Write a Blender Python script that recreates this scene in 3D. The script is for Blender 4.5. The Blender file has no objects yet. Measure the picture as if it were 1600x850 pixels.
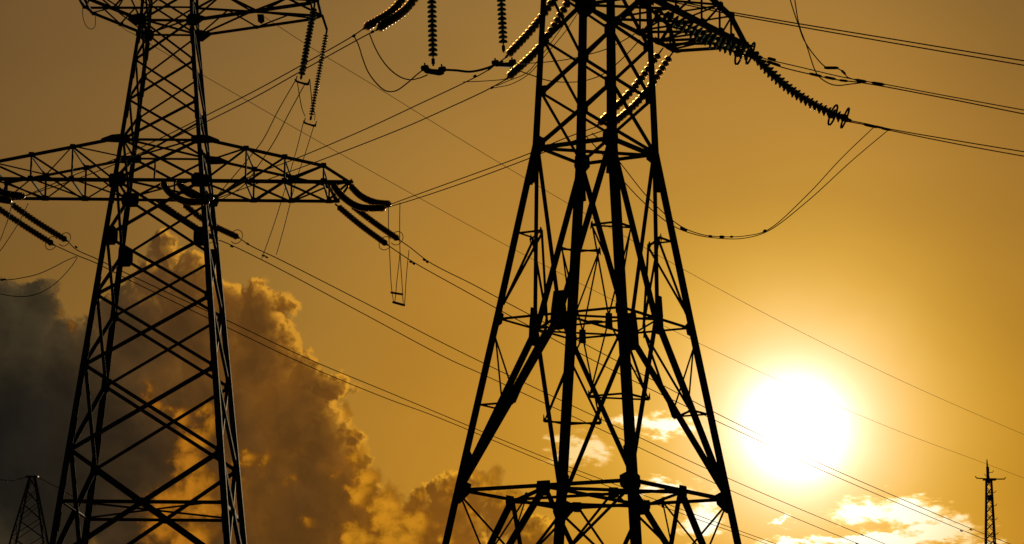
import bpy, math, random
from mathutils import Vector, Matrix

C = bpy.context.scene
COL = C.collection
R = math.radians
random.seed(4)

# ------------------------------------------------------------------ camera
PITCH, ROLL, FPX = 0.189, 0.009, 4370.0
cam_data = bpy.data.cameras.new('camera')
cam = bpy.data.objects.new('camera', cam_data); COL.objects.link(cam)
_r0 = Vector((1, 0, 0)); _f = Vector((0, math.cos(PITCH), math.sin(PITCH))); _u0 = _r0.cross(_f)
_r = _r0*math.cos(ROLL) + _u0*math.sin(ROLL); _u = -_r0*math.sin(ROLL) + _u0*math.cos(ROLL)
m = Matrix((_r, _u, -_f)).transposed().to_4x4(); m.translation = (0, 0, 1.6)
cam.matrix_world = m
cam_data.sensor_width = 36.0; cam_data.lens = FPX/1600*36.0
cam_data.clip_start = 0.5; cam_data.clip_end = 30000
C.camera = cam
C.view_settings.view_transform = 'Standard'; C.view_settings.look = 'None'
C.view_settings.exposure = 0.0; C.view_settings.gamma = 1.0
C.view_settings.use_curve_mapping = False

STRINGS = [('left of the twin glinting insulator strings under the right end of right pylon crossarm', 'glass insulator strings tensioning the line between the two pylons', [(5.498, 99.793, 29.154), (4.505, 101.87, 28.152), (3.199, 104.601, 27.327)], 0, 1.0,
  0.35, 0.25),
 ('right of the twin glinting insulator strings under the right end of right pylon crossarm', 'glass insulator strings tensioning the line between the two pylons', [(5.942, 100.509, 29.257), (4.86, 102.772, 28.04), (3.619, 105.366, 27.417)], 0, 1.0,
  0.35, 0.25),
 ('upper glinting insulator string slanting from left leg of the right pylon to the jumper clamp', 'glass insulator strings tensioning the line between the two pylons', [(1.67, 92.513, 29.317), (0.728, 94.483, 28.457), (-0.297, 96.628, 27.874)], 0,
  1.0, 0.35, 0.25),
 ('lower glinting insulator string crossing the left leg of the right pylon, below the jumper clamp', 'glass insulator strings tensioning the line between the two pylons', [(1.966, 91.894, 28.817), (0.996, 93.924, 27.656), (-0.267, 96.564, 27.056)],
  0, 1.0, 0.35, 0.25),
 ('upper left one of the twin glinting insulator strings entering at top centre of the photo', 'glass insulator strings tensioning the line between the two pylons', [(-2.76, 86.455, 29.3), (-3.735, 88.493, 27.539), (-5.094, 91.335, 27.396)], 0, 1.0,
  0.35, 0.25),
 ('lower right one of the twin glinting insulator strings entering at top centre of the photo', 'glass insulator strings tensioning the line between the two pylons', [(-2.468, 85.843, 28.684), (-3.28, 87.541, 27.307), (-4.608, 90.32, 27.069)], 0,
  1.0, 0.35, 0.25),
 ('left vertical insulator string hanging at top centre above a dark jumper clamp', 'suspension insulator strings holding jumper cables', [(-2.709, 86.537, 28.557), (-2.581, 86.745, 24.89)], 0, 1, 0.3, 0.3),
 ('right vertical insulator string hanging at top centre, ending beside the slanting glinting string', 'suspension insulator strings holding jumper cables', [(-0.525, 90.065, 29.678), (-0.344, 90.358, 26.345)], 0, 1, 0.3, 0.3),
 ('long sagging insulator string from the right crossarm tip of right pylon, rear of the pair', 'insulator strings tensioning the line that leaves to the right',
  [(8.631, 100.135, 29.3), (9.302, 100.123, 28.595), (10.238, 100.107, 27.721), (11.291, 100.089, 27.045), (12.461, 100.068, 26.517)], 0.42, 1.05, 0.35, 0.25),
 ('long sagging insulator string from the right crossarm tip of right pylon, front of the pair', 'insulator strings tensioning the line that leaves to the right',
  [(8.631, 99.635, 29.3), (9.208, 99.625, 28.412), (10.14, 99.609, 27.543), (11.188, 99.59, 26.87), (12.258, 99.572, 26.368)], 0.42, 1.05, 0.35, 0.25),
 ('insulator string running along the underside of the right pylon crossarm, upper of two', 'insulator strings tensioning the line that leaves to the right',
  [(4.883, 93.719, 28.836), (6.03, 93.699, 28.283), (7.136, 93.68, 27.737), (8.438, 93.657, 27.193)], 0.42, 1.05, 0.35, 0.25),
 ('insulator string running along the underside of the right pylon crossarm, lower of two', 'insulator strings tensioning the line that leaves to the right',
  [(4.883, 93.119, 28.736), (5.881, 93.102, 27.975), (6.979, 93.082, 27.41), (8.318, 93.059, 26.938)], 0.42, 1.05, 0.35, 0.25),
 ('rear one of two sagging insulator strings at the right crossarm tip of left pylon', 'insulator strings on the left pylon tensioning the line toward the right pylon',
  [(-7.8, 129.606, 30.6), (-7.184, 128.318, 29.751), (-6.405, 126.688, 29.066), (-5.553, 124.907, 28.597)], 0, 1.0, 0.35, 0.25),
 ('front one of two sagging insulator strings at the right crossarm tip of left pylon', 'insulator strings on the left pylon tensioning the line toward the right pylon',
  [(-8.636, 129.606, 30.674), (-8.061, 128.404, 29.762), (-7.129, 126.455, 28.796), (-5.751, 123.573, 28.129)], 0, 1.0, 0.35, 0.25),
 ('upper sagging insulator string in the middle of the left pylon crossarm', 'insulator strings on the left pylon tensioning the line toward the right pylon',
  [(-15.959, 129.606, 30.731), (-15.451, 128.542, 29.971), (-14.764, 127.106, 29.384), (-13.681, 124.841, 28.837)], 0, 1.0, 0.35, 0.25),
 ('lower sagging insulator string in the middle of the left pylon crossarm', 'insulator strings on the left pylon tensioning the line toward the right pylon',
  [(-16.686, 129.606, 30.662), (-16.168, 128.521, 29.867), (-15.185, 126.467, 28.997), (-13.719, 123.401, 28.314)], 0, 1.0, 0.35, 0.25),
 ('upper insulator string at the left pylon crossarm, cut by the left edge of photo', 'insulator strings on the left pylon tensioning the line toward the right pylon',
  [(-24.944, 129.606, 30.523), (-23.811, 127.237, 29.513), (-22.131, 123.725, 28.544)], 0, 1.0, 0.35, 0.25),
 ('lower insulator string at the left pylon crossarm, cut by the left edge of photo', 'insulator strings on the left pylon tensioning the line toward the right pylon',
  [(-25.612, 129.606, 30.517), (-24.447, 127.17, 29.339), (-22.688, 123.491, 28.28)], 0, 1.0, 0.35, 0.25),
 ('lower left string of the insulator pair below the right crossarm tip of left pylon', 'insulator strings on the left pylon tensioning the line that recedes behind the right pylon',
  [(-8.7, 133.994, 30.55), (-7.508, 136.334, 29.945), (-6.293, 138.718, 29.461)], 0.36, 1.0, 0.35, 0.25),
 ('upper right string of the insulator pair below the right crossarm tip of left pylon', 'insulator strings on the left pylon tensioning the line that recedes behind the right pylon',
  [(-7.996, 133.994, 30.574), (-6.867, 136.209, 30.088), (-5.705, 138.49, 29.685)], 0.36, 1.0, 0.35, 0.25),
 ('left insulator string slanting down across the middle of left pylon, below its crossarm', 'insulator strings on the left pylon tensioning the line that recedes behind the right pylon',
  [(-17.501, 133.994, 30.647), (-16.413, 136.13, 30.178), (-15.158, 138.593, 29.685)], 0.36, 1.0, 0.35, 0.25),
 ('right insulator string slanting down past the right legs of left pylon, with a thin ring', 'insulator strings on the left pylon tensioning the line that recedes behind the right pylon',
  [(-16.276, 133.994, 30.594), (-15.224, 136.059, 30.044), (-13.822, 138.811, 29.775)], 0.36, 1.0, 0.35, 0.25),
 ('lower string of the insulator pair slanting down at the left edge of photo', 'insulator strings on the left pylon tensioning the line that recedes behind the right pylon',
  [(-25.552, 133.994, 30.413), (-24.503, 136.052, 29.893), (-23.153, 138.703, 29.303)], 0.36, 1.0, 0.35, 0.25),
 ('upper string of the insulator pair slanting down at the left edge of photo', 'insulator strings on the left pylon tensioning the line that recedes behind the right pylon',
  [(-24.741, 133.994, 30.516), (-23.683, 136.071, 29.969), (-22.447, 138.496, 29.466)], 0.36, 1.0, 0.35, 0.25),
 ('left thicker one of two insulator strings hanging from the top crossarm of left pylon', 'suspension insulator strings holding jumper cables', [(-9.648, 130.405, 39.69), (-10.186, 129.7, 35.699)], 0, 1.12, 0.2, 0.25),
 ('right thinner one of two insulator strings hanging from the top crossarm of left pylon', 'suspension insulator strings holding jumper cables', [(-9.226, 133.195, 39.169), (-9.973, 133.6, 34.653)], 0, 0.85, 0.2, 0.25)]
CABLES = [('lower wire of the pair joining right pylon to the right crossarm tip of left pylon', 'conductors spanning between the two pylons',
  [(3.619, 105.366, 27.417), (1.97, 107.171, 27.222), (0.681, 109.867, 27.297), (-1.649, 114.739, 27.504), (-4.099, 119.862, 27.805), (-5.751, 123.573, 28.129)], 0.017, []),
 ('upper wire of the pair joining right pylon to the right crossarm tip of left pylon', 'conductors spanning between the two pylons',
  [(3.199, 104.601, 27.327), (1.969, 107.174, 27.455), (0.679, 109.87, 27.497), (-1.652, 114.745, 27.726), (-3.952, 119.554, 27.968), (-5.553, 124.907, 28.597)], 0.017, []),
 ('upper wire of the pair sloping from right pylon down to the middle of left pylon', 'conductors spanning between the two pylons',
  [(-0.297, 96.628, 27.874), (-0.992, 98.081, 27.759), (-1.708, 99.579, 27.764), (-3.726, 103.798, 27.896), (-5.773, 108.078, 28.046), (-9.185, 115.214, 28.429), (-11.424, 119.896, 28.752), (-13.681, 124.841, 28.837)], 0.017,
  [(-0.875, 97.836, 27.767, 0.3, 0.035), (-1.42, 98.975, 27.801, 0.18, 0.05)]),
 ('lower wire of the pair sloping from right pylon down to the middle of left pylon', 'conductors spanning between the two pylons',
  [(-0.267, 96.564, 27.056), (-0.984, 98.065, 27.039), (-2.437, 101.102, 27.126), (-4.245, 104.883, 27.277), (-8.162, 113.075, 27.803), (-10.555, 118.078, 28.176), (-13.719, 123.401, 28.314)], 0.017, [(-0.774, 97.624, 27.021, 0.18, 0.05)]),
 ('upper wire of the highest pair crossing behind left pylon shaft to the left edge', 'conductors spanning between the two pylons',
  [(-5.094, 91.335, 27.396), (-5.632, 92.46, 27.38), (-7.381, 96.118, 27.481), (-9.559, 100.672, 27.636), (-11.851, 105.465, 27.885), (-14.188, 110.353, 28.152), (-16.902, 116.029, 28.548), (-19.781, 122.049, 29.106), (-22.131, 123.725, 28.544)],
  0.017, [(-5.459, 92.098, 27.36, 0.2, 0.05)]),
 ('lower wire of the highest pair crossing behind left pylon shaft to the left edge', 'conductors spanning between the two pylons',
  [(-4.608, 90.32, 27.069), (-4.895, 90.919, 27.102), (-7.375, 96.106, 27.267), (-9.551, 100.655, 27.387), (-11.841, 105.444, 27.625), (-14.178, 110.331, 27.907), (-16.891, 116.005, 28.319), (-19.769, 122.024, 28.895), (-22.688, 123.491, 28.28)],
  0.017, [(-4.751, 90.619, 27.085, 0.2, 0.05)]),
 ('lower wire of the lowest pair leaving to the right edge', 'conductors leaving to the right of the right pylon',
  [(12.258, 99.572, 26.368), (12.888, 99.561, 26.251), (13.773, 99.545, 26.05), (16.1, 99.505, 25.569), (18.653, 99.46, 25.102), (20.97, 99.42, 24.73), (34.791, 99.178, 22.898)], 0.017,
  [(13.074, 99.557, 26.204, 0.5, 0.045), (13.634, 99.548, 26.086, 0.35, 0.04)]),
 ('upper wire of the lowest pair leaving to the right edge', 'conductors leaving to the right of the right pylon',
  [(12.461, 100.068, 26.517), (12.953, 100.06, 26.423), (13.843, 100.044, 26.221), (16.183, 100.003, 25.81), (18.751, 99.958, 25.388), (21.081, 99.918, 25.039), (34.979, 99.675, 23.244)], 0.017, [(13.492, 100.05, 26.28, 0.4, 0.045)]),
 ('lower wire of the middle pair leaving to the right edge', 'conductors leaving to the right of the right pylon',
  [(8.318, 93.059, 26.938), (8.762, 93.351, 26.884), (9.311, 93.342, 26.705), (10.124, 93.327, 26.503), (11.177, 93.309, 26.281), (11.945, 93.296, 26.194), (14.9, 93.244, 25.64), (17.517, 93.198, 25.11), (19.693, 93.16, 24.714),
   (32.665, 92.934, 22.716)],
  0.017, [(10.387, 93.323, 26.459, 0.45, 0.05), (10.892, 93.314, 26.348, 0.4, 0.05), (11.353, 93.306, 26.259, 0.3, 0.045), (8.96, 93.348, 26.862, 0.5, 0.05)]),
 ('upper wire of the middle pair leaving to the right edge', 'conductors leaving to the right of the right pylon',
  [(8.438, 93.657, 27.193), (8.763, 93.351, 26.998), (9.972, 93.33, 26.708), (11.179, 93.309, 26.417), (11.946, 93.296, 26.262), (12.604, 93.284, 26.163), (14.901, 93.244, 25.731), (17.52, 93.198, 25.246), (19.697, 93.16, 24.85),
   (32.675, 92.934, 22.895)],
  0.017, [(11.946, 93.296, 26.262, 0.4, 0.05), (12.538, 93.285, 26.162, 0.45, 0.05), (8.895, 93.349, 27.022, 0.3, 0.045)]),
 ('upper wire of the topmost pair leaving to the right edge', 'conductors leaving to the right of the right pylon',
  [(3.203, 86.417, 27.464), (5.254, 86.382, 27.004), (6.89, 86.353, 26.66), (8.115, 86.332, 26.442), (12.189, 86.26, 25.761), (16.244, 86.19, 25.084), (18.265, 86.154, 24.756), (30.314, 85.944, 23.036)], 0.017, []),
 ('lower wire of the topmost pair leaving to the right edge', 'conductors leaving to the right of the right pylon',
  [(3.189, 86.018, 27.28), (5.229, 85.982, 26.823), (6.858, 85.954, 26.47), (8.077, 85.932, 26.243), (12.13, 85.862, 25.523), (16.165, 85.791, 24.828), (18.176, 85.756, 24.482), (30.164, 85.547, 22.751)], 0.017, []),
 ('drop cable from top edge ending in a thick clamp on the middle right pair', 'drop cables joining the middle pair on the right',
  [(9.409, 93.34, 30.052), (9.555, 93.337, 29.131), (9.833, 93.333, 28.215), (10.005, 93.33, 27.712), (10.351, 93.323, 27.165), (10.765, 93.316, 26.734), (11.138, 93.31, 26.69), (11.335, 93.306, 26.577), (11.508, 93.303, 26.373),
   (11.946, 93.296, 26.262)],
  0.017, [(10.94, 93.313, 26.712, 0.5, 0.055), (11.356, 93.306, 26.555, 0.2, 0.045)]),
 ('drop cable from top edge looping under the middle right pair', 'drop cables joining the middle pair on the right',
  [(9.631, 93.336, 30.053), (9.71, 93.335, 29.132), (9.855, 93.332, 28.215), (10.112, 93.328, 27.461), (10.389, 93.323, 26.596), (10.54, 93.32, 26.369), (10.889, 93.314, 26.143), (11.174, 93.309, 26.088), (11.571, 93.302, 26.135),
   (11.945, 93.296, 26.182)],
  0.017, []),
 ('rear strand of the deep U shaped jumper right of the right pylon', 'jumper cables looping below the crossarms of the right pylon',
  [(2.609, 90.16, 23.556), (3.218, 91.143, 23.272), (3.746, 91.996, 22.815), (4.614, 93.398, 22.113), (5.776, 95.274, 21.555), (6.651, 96.688, 21.513), (7.553, 98.145, 21.726), (8.484, 99.648, 22.078), (9.446, 101.201, 22.634),
   (11.18, 104.002, 24.548), (12.9, 106.78, 26.714), (14.521, 109.398, 28.61)],
  0.014, [(5.924, 95.513, 21.47, 0.25, 0.05), (7.501, 98.06, 21.709, 0.35, 0.05), (7.896, 98.698, 21.843, 0.2, 0.04)]),
 ('front strand of the deep U shaped jumper right of the right pylon', 'jumper cables looping below the crossarms of the right pylon',
  [(2.377, 89.385, 23.279), (3.046, 90.465, 22.804), (3.729, 91.569, 22.232), (4.592, 92.963, 21.706), (5.504, 94.435, 21.355), (6.368, 95.831, 21.334), (7.258, 97.269, 21.498), (8.31, 98.966, 21.842), (9.401, 100.729, 22.488),
   (11.184, 103.609, 24.263), (13.274, 106.985, 26.611), (15.176, 110.056, 28.645)],
  0.014, [(6.02, 95.268, 21.374, 0.2, 0.05), (7.002, 96.854, 21.481, 0.25, 0.04), (9.263, 100.506, 22.44, 0.15, 0.06)]),
 ('deep slack jumper loop hanging left of the dark jumper clamp', 'jumper cables looping below the crossarms of the right pylon',
  [(-4.899, 83.001, 24.775), (-4.787, 83.182, 24.582), (-4.653, 83.399, 24.195), (-4.501, 83.644, 23.855), (-4.22, 84.098, 23.568), (-3.977, 84.49, 23.468), (-3.698, 84.941, 23.587), (-3.362, 85.483, 23.98), (-3.061, 85.969, 24.404),
   (-2.832, 86.338, 24.694)],
  0.017, []),
 ('shallow slack jumper loop hanging left of the dark jumper clamp', 'jumper cables looping below the crossarms of the right pylon',
  [(-4.485, 83.669, 25.089), (-4.332, 83.917, 24.749), (-4.123, 84.254, 24.432), (-3.877, 84.652, 24.212), (-3.573, 85.142, 24.097), (-3.288, 85.603, 24.127), (-3.002, 86.065, 24.304), (-2.752, 86.468, 24.518)], 0.017, []),
 ('thick jumper link between the two vertical insulator string clamps', 'jumper cables looping below the crossarms of the right pylon',
  [(-2.323, 87.16, 24.876), (-1.885, 87.868, 25.048), (-1.42, 88.62, 25.21), (-0.864, 89.517, 25.585), (-0.383, 90.294, 26.018)], 0.035, []),
 ('thin jumper link below the thick link and left of the right pylon', 'jumper cables looping below the crossarms of the right pylon', [(-1.639, 88.266, 24.769), (-1.108, 89.123, 25.021), (-0.356, 90.337, 25.413), (-0.059, 90.818, 25.631)], 0.013,
  []),
 ('jumper passing behind the right pylon and rising to the right, upper one', 'jumper cables looping below the crossarms of the right pylon',
  [(-0.191, 90.604, 26.015), (0.391, 91.544, 26.296), (1.096, 92.684, 26.655), (1.957, 94.074, 27.154), (2.632, 95.164, 27.619), (3.323, 96.279, 28.142), (4.08, 97.502, 28.868), (4.705, 98.512, 29.542)], 0.015, []),
 ('jumper sagging behind the right pylon and rising to the right, lower one', 'jumper cables looping below the crossarms of the right pylon',
  [(-0.126, 90.71, 25.911), (0.394, 91.549, 25.962), (0.767, 92.152, 25.992), (1.101, 92.691, 26.024), (1.528, 93.381, 26.142), (2.169, 94.416, 26.42), (2.588, 95.094, 26.671), (3.109, 95.934, 27.084), (3.639, 96.79, 27.694), (4.08, 97.503, 28.295),
   (4.579, 98.308, 29.049)],
  0.015, []),
 ('left one of two steep thin wires crossing the right pylon beside its left leg', 'jumper cables looping below the crossarms of the right pylon',
  [(2.093, 91.629, 28.289), (1.615, 92.63, 27.847), (1.084, 93.739, 27.353), (0.498, 94.966, 26.919), (-0.175, 96.372, 26.959), (-0.611, 97.284, 27.005)], 0.012, []),
 ('right one of two steep thin wires crossing the right pylon beside its left leg', 'jumper cables looping below the crossarms of the right pylon',
  [(2.259, 91.283, 28.19), (2.053, 91.712, 27.952), (1.784, 92.276, 27.681), (1.149, 93.603, 27.224), (0.564, 94.826, 26.836), (-0.06, 96.132, 26.78), (-0.797, 97.673, 27.01)], 0.012, []),
 ('upper wire of the receding pair from the right crossarm tip of left pylon', 'conductors receding from the left pylon behind the right pylon',
  [(-5.705, 138.49, 29.685), (-5.218, 139.446, 29.518), (-4.286, 141.274, 29.121), (-2.029, 145.705, 28.762), (0.016, 149.719, 28.396), (6.032, 161.524, 27.334), (12.833, 174.873, 26.168), (15.445, 179.998, 25.779), (21.081, 191.06, 25.049),
   (28.449, 205.522, 24.316), (38.273, 224.802, 23.467), (47.358, 242.632, 22.982), (106.099, 357.918, 20.969)],
  0.02, [(-4.443, 140.966, 29.193, 0.42, 0.05), (36.537, 221.395, 23.582, 0.6, 0.06)]),
 ('lower wire of the receding pair from the right crossarm tip of left pylon', 'conductors receding from the left pylon behind the right pylon',
  [(-6.293, 138.718, 29.461), (-5.808, 139.669, 29.291), (-5.102, 141.056, 29.071), (-2.706, 145.759, 28.558), (0.022, 151.112, 28.004), (6.089, 163.018, 26.885), (13.044, 176.668, 25.887), (15.886, 182.246, 25.533), (20.821, 191.932, 24.887),
   (28.702, 207.4, 24.094), (38.612, 226.85, 23.251), (47.778, 244.838, 22.785), (107.024, 361.115, 20.654)],
  0.02, [(-5.133, 140.995, 29.092, 0.42, 0.05), (35.747, 221.226, 23.457, 0.6, 0.06)]),
 ('upper wire of the receding pair from the middle of left pylon', 'conductors receding from the left pylon behind the right pylon',
  [(-13.822, 138.811, 29.775), (-13.377, 139.684, 29.591), (-12.192, 142.011, 29.394), (-8.334, 149.582, 28.613), (-3.643, 158.789, 27.63), (-0.404, 165.145, 27.039), (6.695, 179.079, 25.826), (15.305, 195.976, 24.464), (30.595, 225.983, 22.632),
   (37.405, 239.349, 22.063), (82.089, 327.046, 19.166)],
  0.02, [(-13.461, 139.52, 29.623, 0.25, 0.05), (-12.702, 141.01, 29.36, 0.42, 0.05), (27.796, 220.491, 23.01, 0.6, 0.06)]),
 ('lower wire of the receding pair from the middle of left pylon', 'conductors receding from the left pylon behind the right pylon',
  [(-15.158, 138.593, 29.685), (-14.753, 139.388, 29.718), (-13.021, 142.786, 29.437), (-8.443, 151.771, 28.364), (-3.722, 161.038, 27.243), (-1.776, 164.856, 26.943), (6.794, 181.676, 25.503), (15.737, 199.228, 23.972), (28.181, 223.65, 22.396),
   (34.823, 236.687, 21.708), (80.294, 325.929, 18.212)],
  0.02, [(-14.34, 140.197, 29.618, 0.25, 0.05), (27.643, 222.595, 22.498, 0.6, 0.06)]),
 ('upper wire of the lowest receding pair from the left crossarm of left pylon', 'conductors receding from the left pylon behind the right pylon',
  [(-22.447, 138.496, 29.466), (-22.14, 139.098, 29.194), (-21.326, 140.696, 29.019), (-19.75, 143.789, 28.651), (-15.512, 152.108, 27.749), (-11.771, 159.45, 26.917), (-7.676, 167.486, 26.276), (-4.72, 173.288, 25.808), (2.573, 187.602, 24.678),
   (8.361, 198.962, 23.968), (14.7, 211.402, 23.232), (20.538, 222.86, 22.611), (24.452, 230.541, 22.258), (62.995, 306.186, 19.648)],
  0.02, [(-22.119, 139.141, 29.302, 0.2, 0.05)]),
 ('lower wire of the lowest receding pair from the left crossarm of left pylon', 'conductors receding from the left pylon behind the right pylon',
  [(-23.153, 138.703, 29.303), (-22.325, 140.328, 29.137), (-21.505, 141.936, 29.024), (-20.05, 144.793, 28.632), (-15.638, 153.452, 27.583), (-11.865, 160.856, 26.725), (-7.736, 168.96, 26.06), (-4.757, 174.806, 25.735), (2.598, 189.241, 24.573),
   (8.435, 200.697, 23.839), (14.827, 213.242, 23.126), (20.714, 224.797, 22.537), (24.662, 232.544, 22.172), (63.527, 308.821, 19.454)],
  0.02, []),
 ('upper thin ground wire from the right half of the top crossarm, running to right edge', 'thin ground wires from the top crossarm of left pylon',
  [(-12.363, 131.8, 39.489), (-10.121, 136.2, 39.009), (-7.525, 141.295, 38.609), (-2.826, 150.519, 37.788), (0.689, 157.418, 37.242), (4.603, 165.099, 36.683), (11.107, 177.863, 35.893), (18.588, 192.546, 35.186), (29.876, 214.7, 34.547),
   (45.297, 244.965, 34.271), (54.714, 263.447, 34.287), (122.894, 397.257, 35.747)],
  0.011, []),
 ('lower thin ground wire from the left half of the top crossarm, running to right edge', 'thin ground wires from the top crossarm of left pylon',
  [(-18.611, 131.8, 38.493), (-17.778, 133.435, 38.307), (-15.732, 137.451, 37.892), (-13.454, 141.922, 37.476), (-11.094, 146.553, 37.041), (-5.845, 156.854, 36.151), (-0.013, 168.301, 35.273), (6.32, 180.731, 34.517), (13.612, 195.041, 33.738),
   (20.77, 209.091, 33.219), (32.122, 231.369, 32.737), (43.175, 253.062, 32.68), (48.69, 263.885, 32.64), (58.802, 283.732, 32.615), (132.001, 427.393, 33.959)],
  0.011, []),
 ('left drop wire from the upper yoke toward the left pylon crossarm', 'jumper and drop cables around the left pylon',
  [(-10.459, 129.7, 35.602), (-11.174, 129.16, 34.041), (-11.846, 128.62, 32.405), (-12.436, 128.08, 31.404), (-12.962, 127.54, 30.537), (-13.712, 127.0, 29.401)], 0.018, []),
 ('right drop wire from the upper yoke toward the left pylon crossarm', 'jumper and drop cables around the left pylon',
  [(-9.997, 129.7, 35.448), (-10.654, 129.16, 33.921), (-11.272, 128.62, 32.41), (-12.062, 128.08, 30.915), (-12.588, 127.54, 29.989), (-13.556, 127.0, 29.159)], 0.018, []),
 ('left drop wire from the lower yoke to the middle receding pair', 'jumper and drop cables around the left pylon',
  [(-10.316, 133.6, 34.52), (-10.734, 135.28, 33.624), (-11.191, 136.96, 32.765), (-12.014, 138.64, 30.649), (-12.707, 140.32, 29.291), (-12.951, 142.0, 29.351)], 0.018, []),
 ('right drop wire from the lower yoke to the middle receding pair', 'jumper and drop cables around the left pylon', [(-9.779, 133.6, 34.428), (-10.347, 135.7, 33.465), (-10.957, 137.8, 32.462), (-11.658, 139.9, 30.584), (-12.195, 142.0, 29.561)],
  0.018, []),
 ('left short link wire between the two yokes', 'jumper and drop cables around the left pylon', [(-10.335, 129.7, 35.508), (-10.331, 131.0, 35.212), (-10.294, 132.3, 34.905), (-10.229, 133.6, 34.845)], 0.018, []),
 ('right short link wire between the two yokes', 'jumper and drop cables around the left pylon', [(-9.758, 129.7, 35.703), (-9.754, 130.675, 35.293), (-9.751, 131.65, 34.905), (-9.689, 132.625, 34.735), (-9.753, 133.6, 34.655)], 0.018, []),
 ('left narrow U loop hanging from the right crossarm tip of left pylon', 'jumper and drop cables around the left pylon',
  [(-5.681, 125.175, 28.594), (-5.747, 127.009, 27.957), (-5.747, 128.842, 27.019), (-5.746, 130.676, 26.079), (-5.72, 132.51, 25.608), (-5.703, 134.343, 25.814), (-5.702, 136.177, 27.112), (-5.669, 138.011, 28.602), (-5.719, 139.844, 29.394)],
  0.015, []),
 ('right narrow U loop hanging from the right crossarm tip of left pylon', 'jumper and drop cables around the left pylon',
  [(-5.106, 123.973, 28.458), (-5.184, 125.9, 27.882), (-5.228, 127.828, 27.005), (-5.192, 129.755, 25.911), (-5.191, 131.682, 25.276), (-5.203, 133.609, 25.497), (-5.231, 135.537, 26.836), (-5.254, 137.464, 28.009), (-5.246, 139.391, 29.341)],
  0.015, []),
 ('upper spacer bar between the narrow U loops', 'jumper and drop cables around the left pylon spacers', [(-5.773, 131.5, 25.704), (-5.241, 132.0, 25.707)], 0.045, []),
 ('lower spacer bar between the narrow U loops', 'jumper and drop cables around the left pylon spacers', [(-5.673, 131.5, 25.239), (-5.14, 132.0, 25.178)], 0.05, []),
 ('outer slack jumper reaching the left edge of photo, upper of two', 'jumper and drop cables around the left pylon',
  [(-22.014, 139.0, 28.812), (-22.339, 137.667, 28.317), (-22.714, 136.333, 27.729), (-23.263, 135.0, 27.114), (-23.804, 133.667, 26.665), (-24.394, 132.333, 26.313), (-25.163, 131.0, 26.272)], 0.018, [(-24.979, 135.0, 26.81, 0.45, 0.05)]),
 ('inner slack jumper reaching the left edge of photo, lower of two', 'jumper and drop cables around the left pylon',
  [(-22.011, 139.0, 28.746), (-22.102, 137.857, 28.062), (-22.527, 136.714, 27.123), (-23.013, 135.571, 26.39), (-23.496, 134.429, 25.921), (-24.007, 133.286, 25.676), (-24.575, 132.143, 25.588), (-25.136, 131.0, 25.652)], 0.018, []),
 ('right steep jumper wire at the left edge below the crossarm of left pylon', 'jumper and drop cables around the left pylon',
  [(-22.495, 127.0, 28.925), (-22.855, 127.8, 28.575), (-23.302, 128.6, 28.127), (-23.814, 129.4, 27.671), (-24.303, 130.2, 27.303), (-25.036, 131.0, 26.833)], 0.016, []),
 ('left steep jumper wire at the left edge below the crossarm of left pylon', 'jumper and drop cables around the left pylon',
  [(-23.241, 127.0, 28.978), (-23.545, 128.0, 28.519), (-23.913, 129.0, 28.112), (-24.287, 130.0, 27.758), (-24.869, 131.0, 27.208)], 0.016, []),
 ('short wire loop hanging from the left tip of top crossarm', 'jumper and drop cables around the left pylon',
  [(-21.069, 131.8, 39.959), (-21.084, 131.8, 39.505), (-21.007, 131.8, 39.117), (-20.838, 131.8, 38.796), (-20.616, 131.8, 38.685), (-20.464, 131.8, 38.799), (-20.444, 131.8, 39.123), (-20.458, 131.8, 39.479)], 0.015, []),
 ('tiny cable tail under the left slope of top crossarm', 'jumper and drop cables around the left pylon', [(-19.474, 131.8, 39.067), (-19.153, 131.8, 38.811), (-18.833, 131.8, 38.588), (-18.611, 131.8, 38.493)], 0.011, [])]
YOKES = [('upper yoke hanging below the thick insulator string of left pylon', (-10.43, 129.7, 35.634), (-9.814, 129.7, 35.482), 0.1),
 ('lower yoke hanging below the thin insulator string of left pylon', (-10.285, 133.6, 34.553), (-9.716, 133.6, 34.396), 0.09),
 ('dark jumper clamp under the left vertical string at top centre', (-2.832, 86.339, 24.673), (-2.303, 87.193, 24.863), 0.17),
 ('dark jumper clamp where vertical and slanting strings meet left of right pylon', (-0.615, 89.92, 25.849), (-0.042, 90.846, 26.126), 0.15)]
FAR_PYLON = {'base': (-56.695, 330.0, 31.929), 'top': (-56.591, 330.0, 39.508), 'wl': 3.7724537646903684}
FAR_WIRES = [[(-57.308, 330.0, 39.426), (-58.285, 330.0, 39.226), (-59.11, 330.0, 39.029), (-60.023, 330.0, 39.097), (-61.923, 330.0, 39.232)],
 [(-55.868, 330.0, 39.439), (-55.095, 330.0, 39.065), (-54.32, 330.0, 38.616), (-53.472, 330.0, 38.243), (-51.227, 330.0, 36.973), (-48.926, 330.0, 36.159)]]
MAST = {'al': (66.818, 400.0, 48.681), 'ar': (71.135, 400.0, 48.535), 'arm': (68.745, 400.0, 48.513), 'bot': (68.802, 400.0, 39.142), 'top': (68.487, 400.0, 51.283), 'w': 1.2815620666038967}
SUN = (5.86, 7.659)
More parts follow.
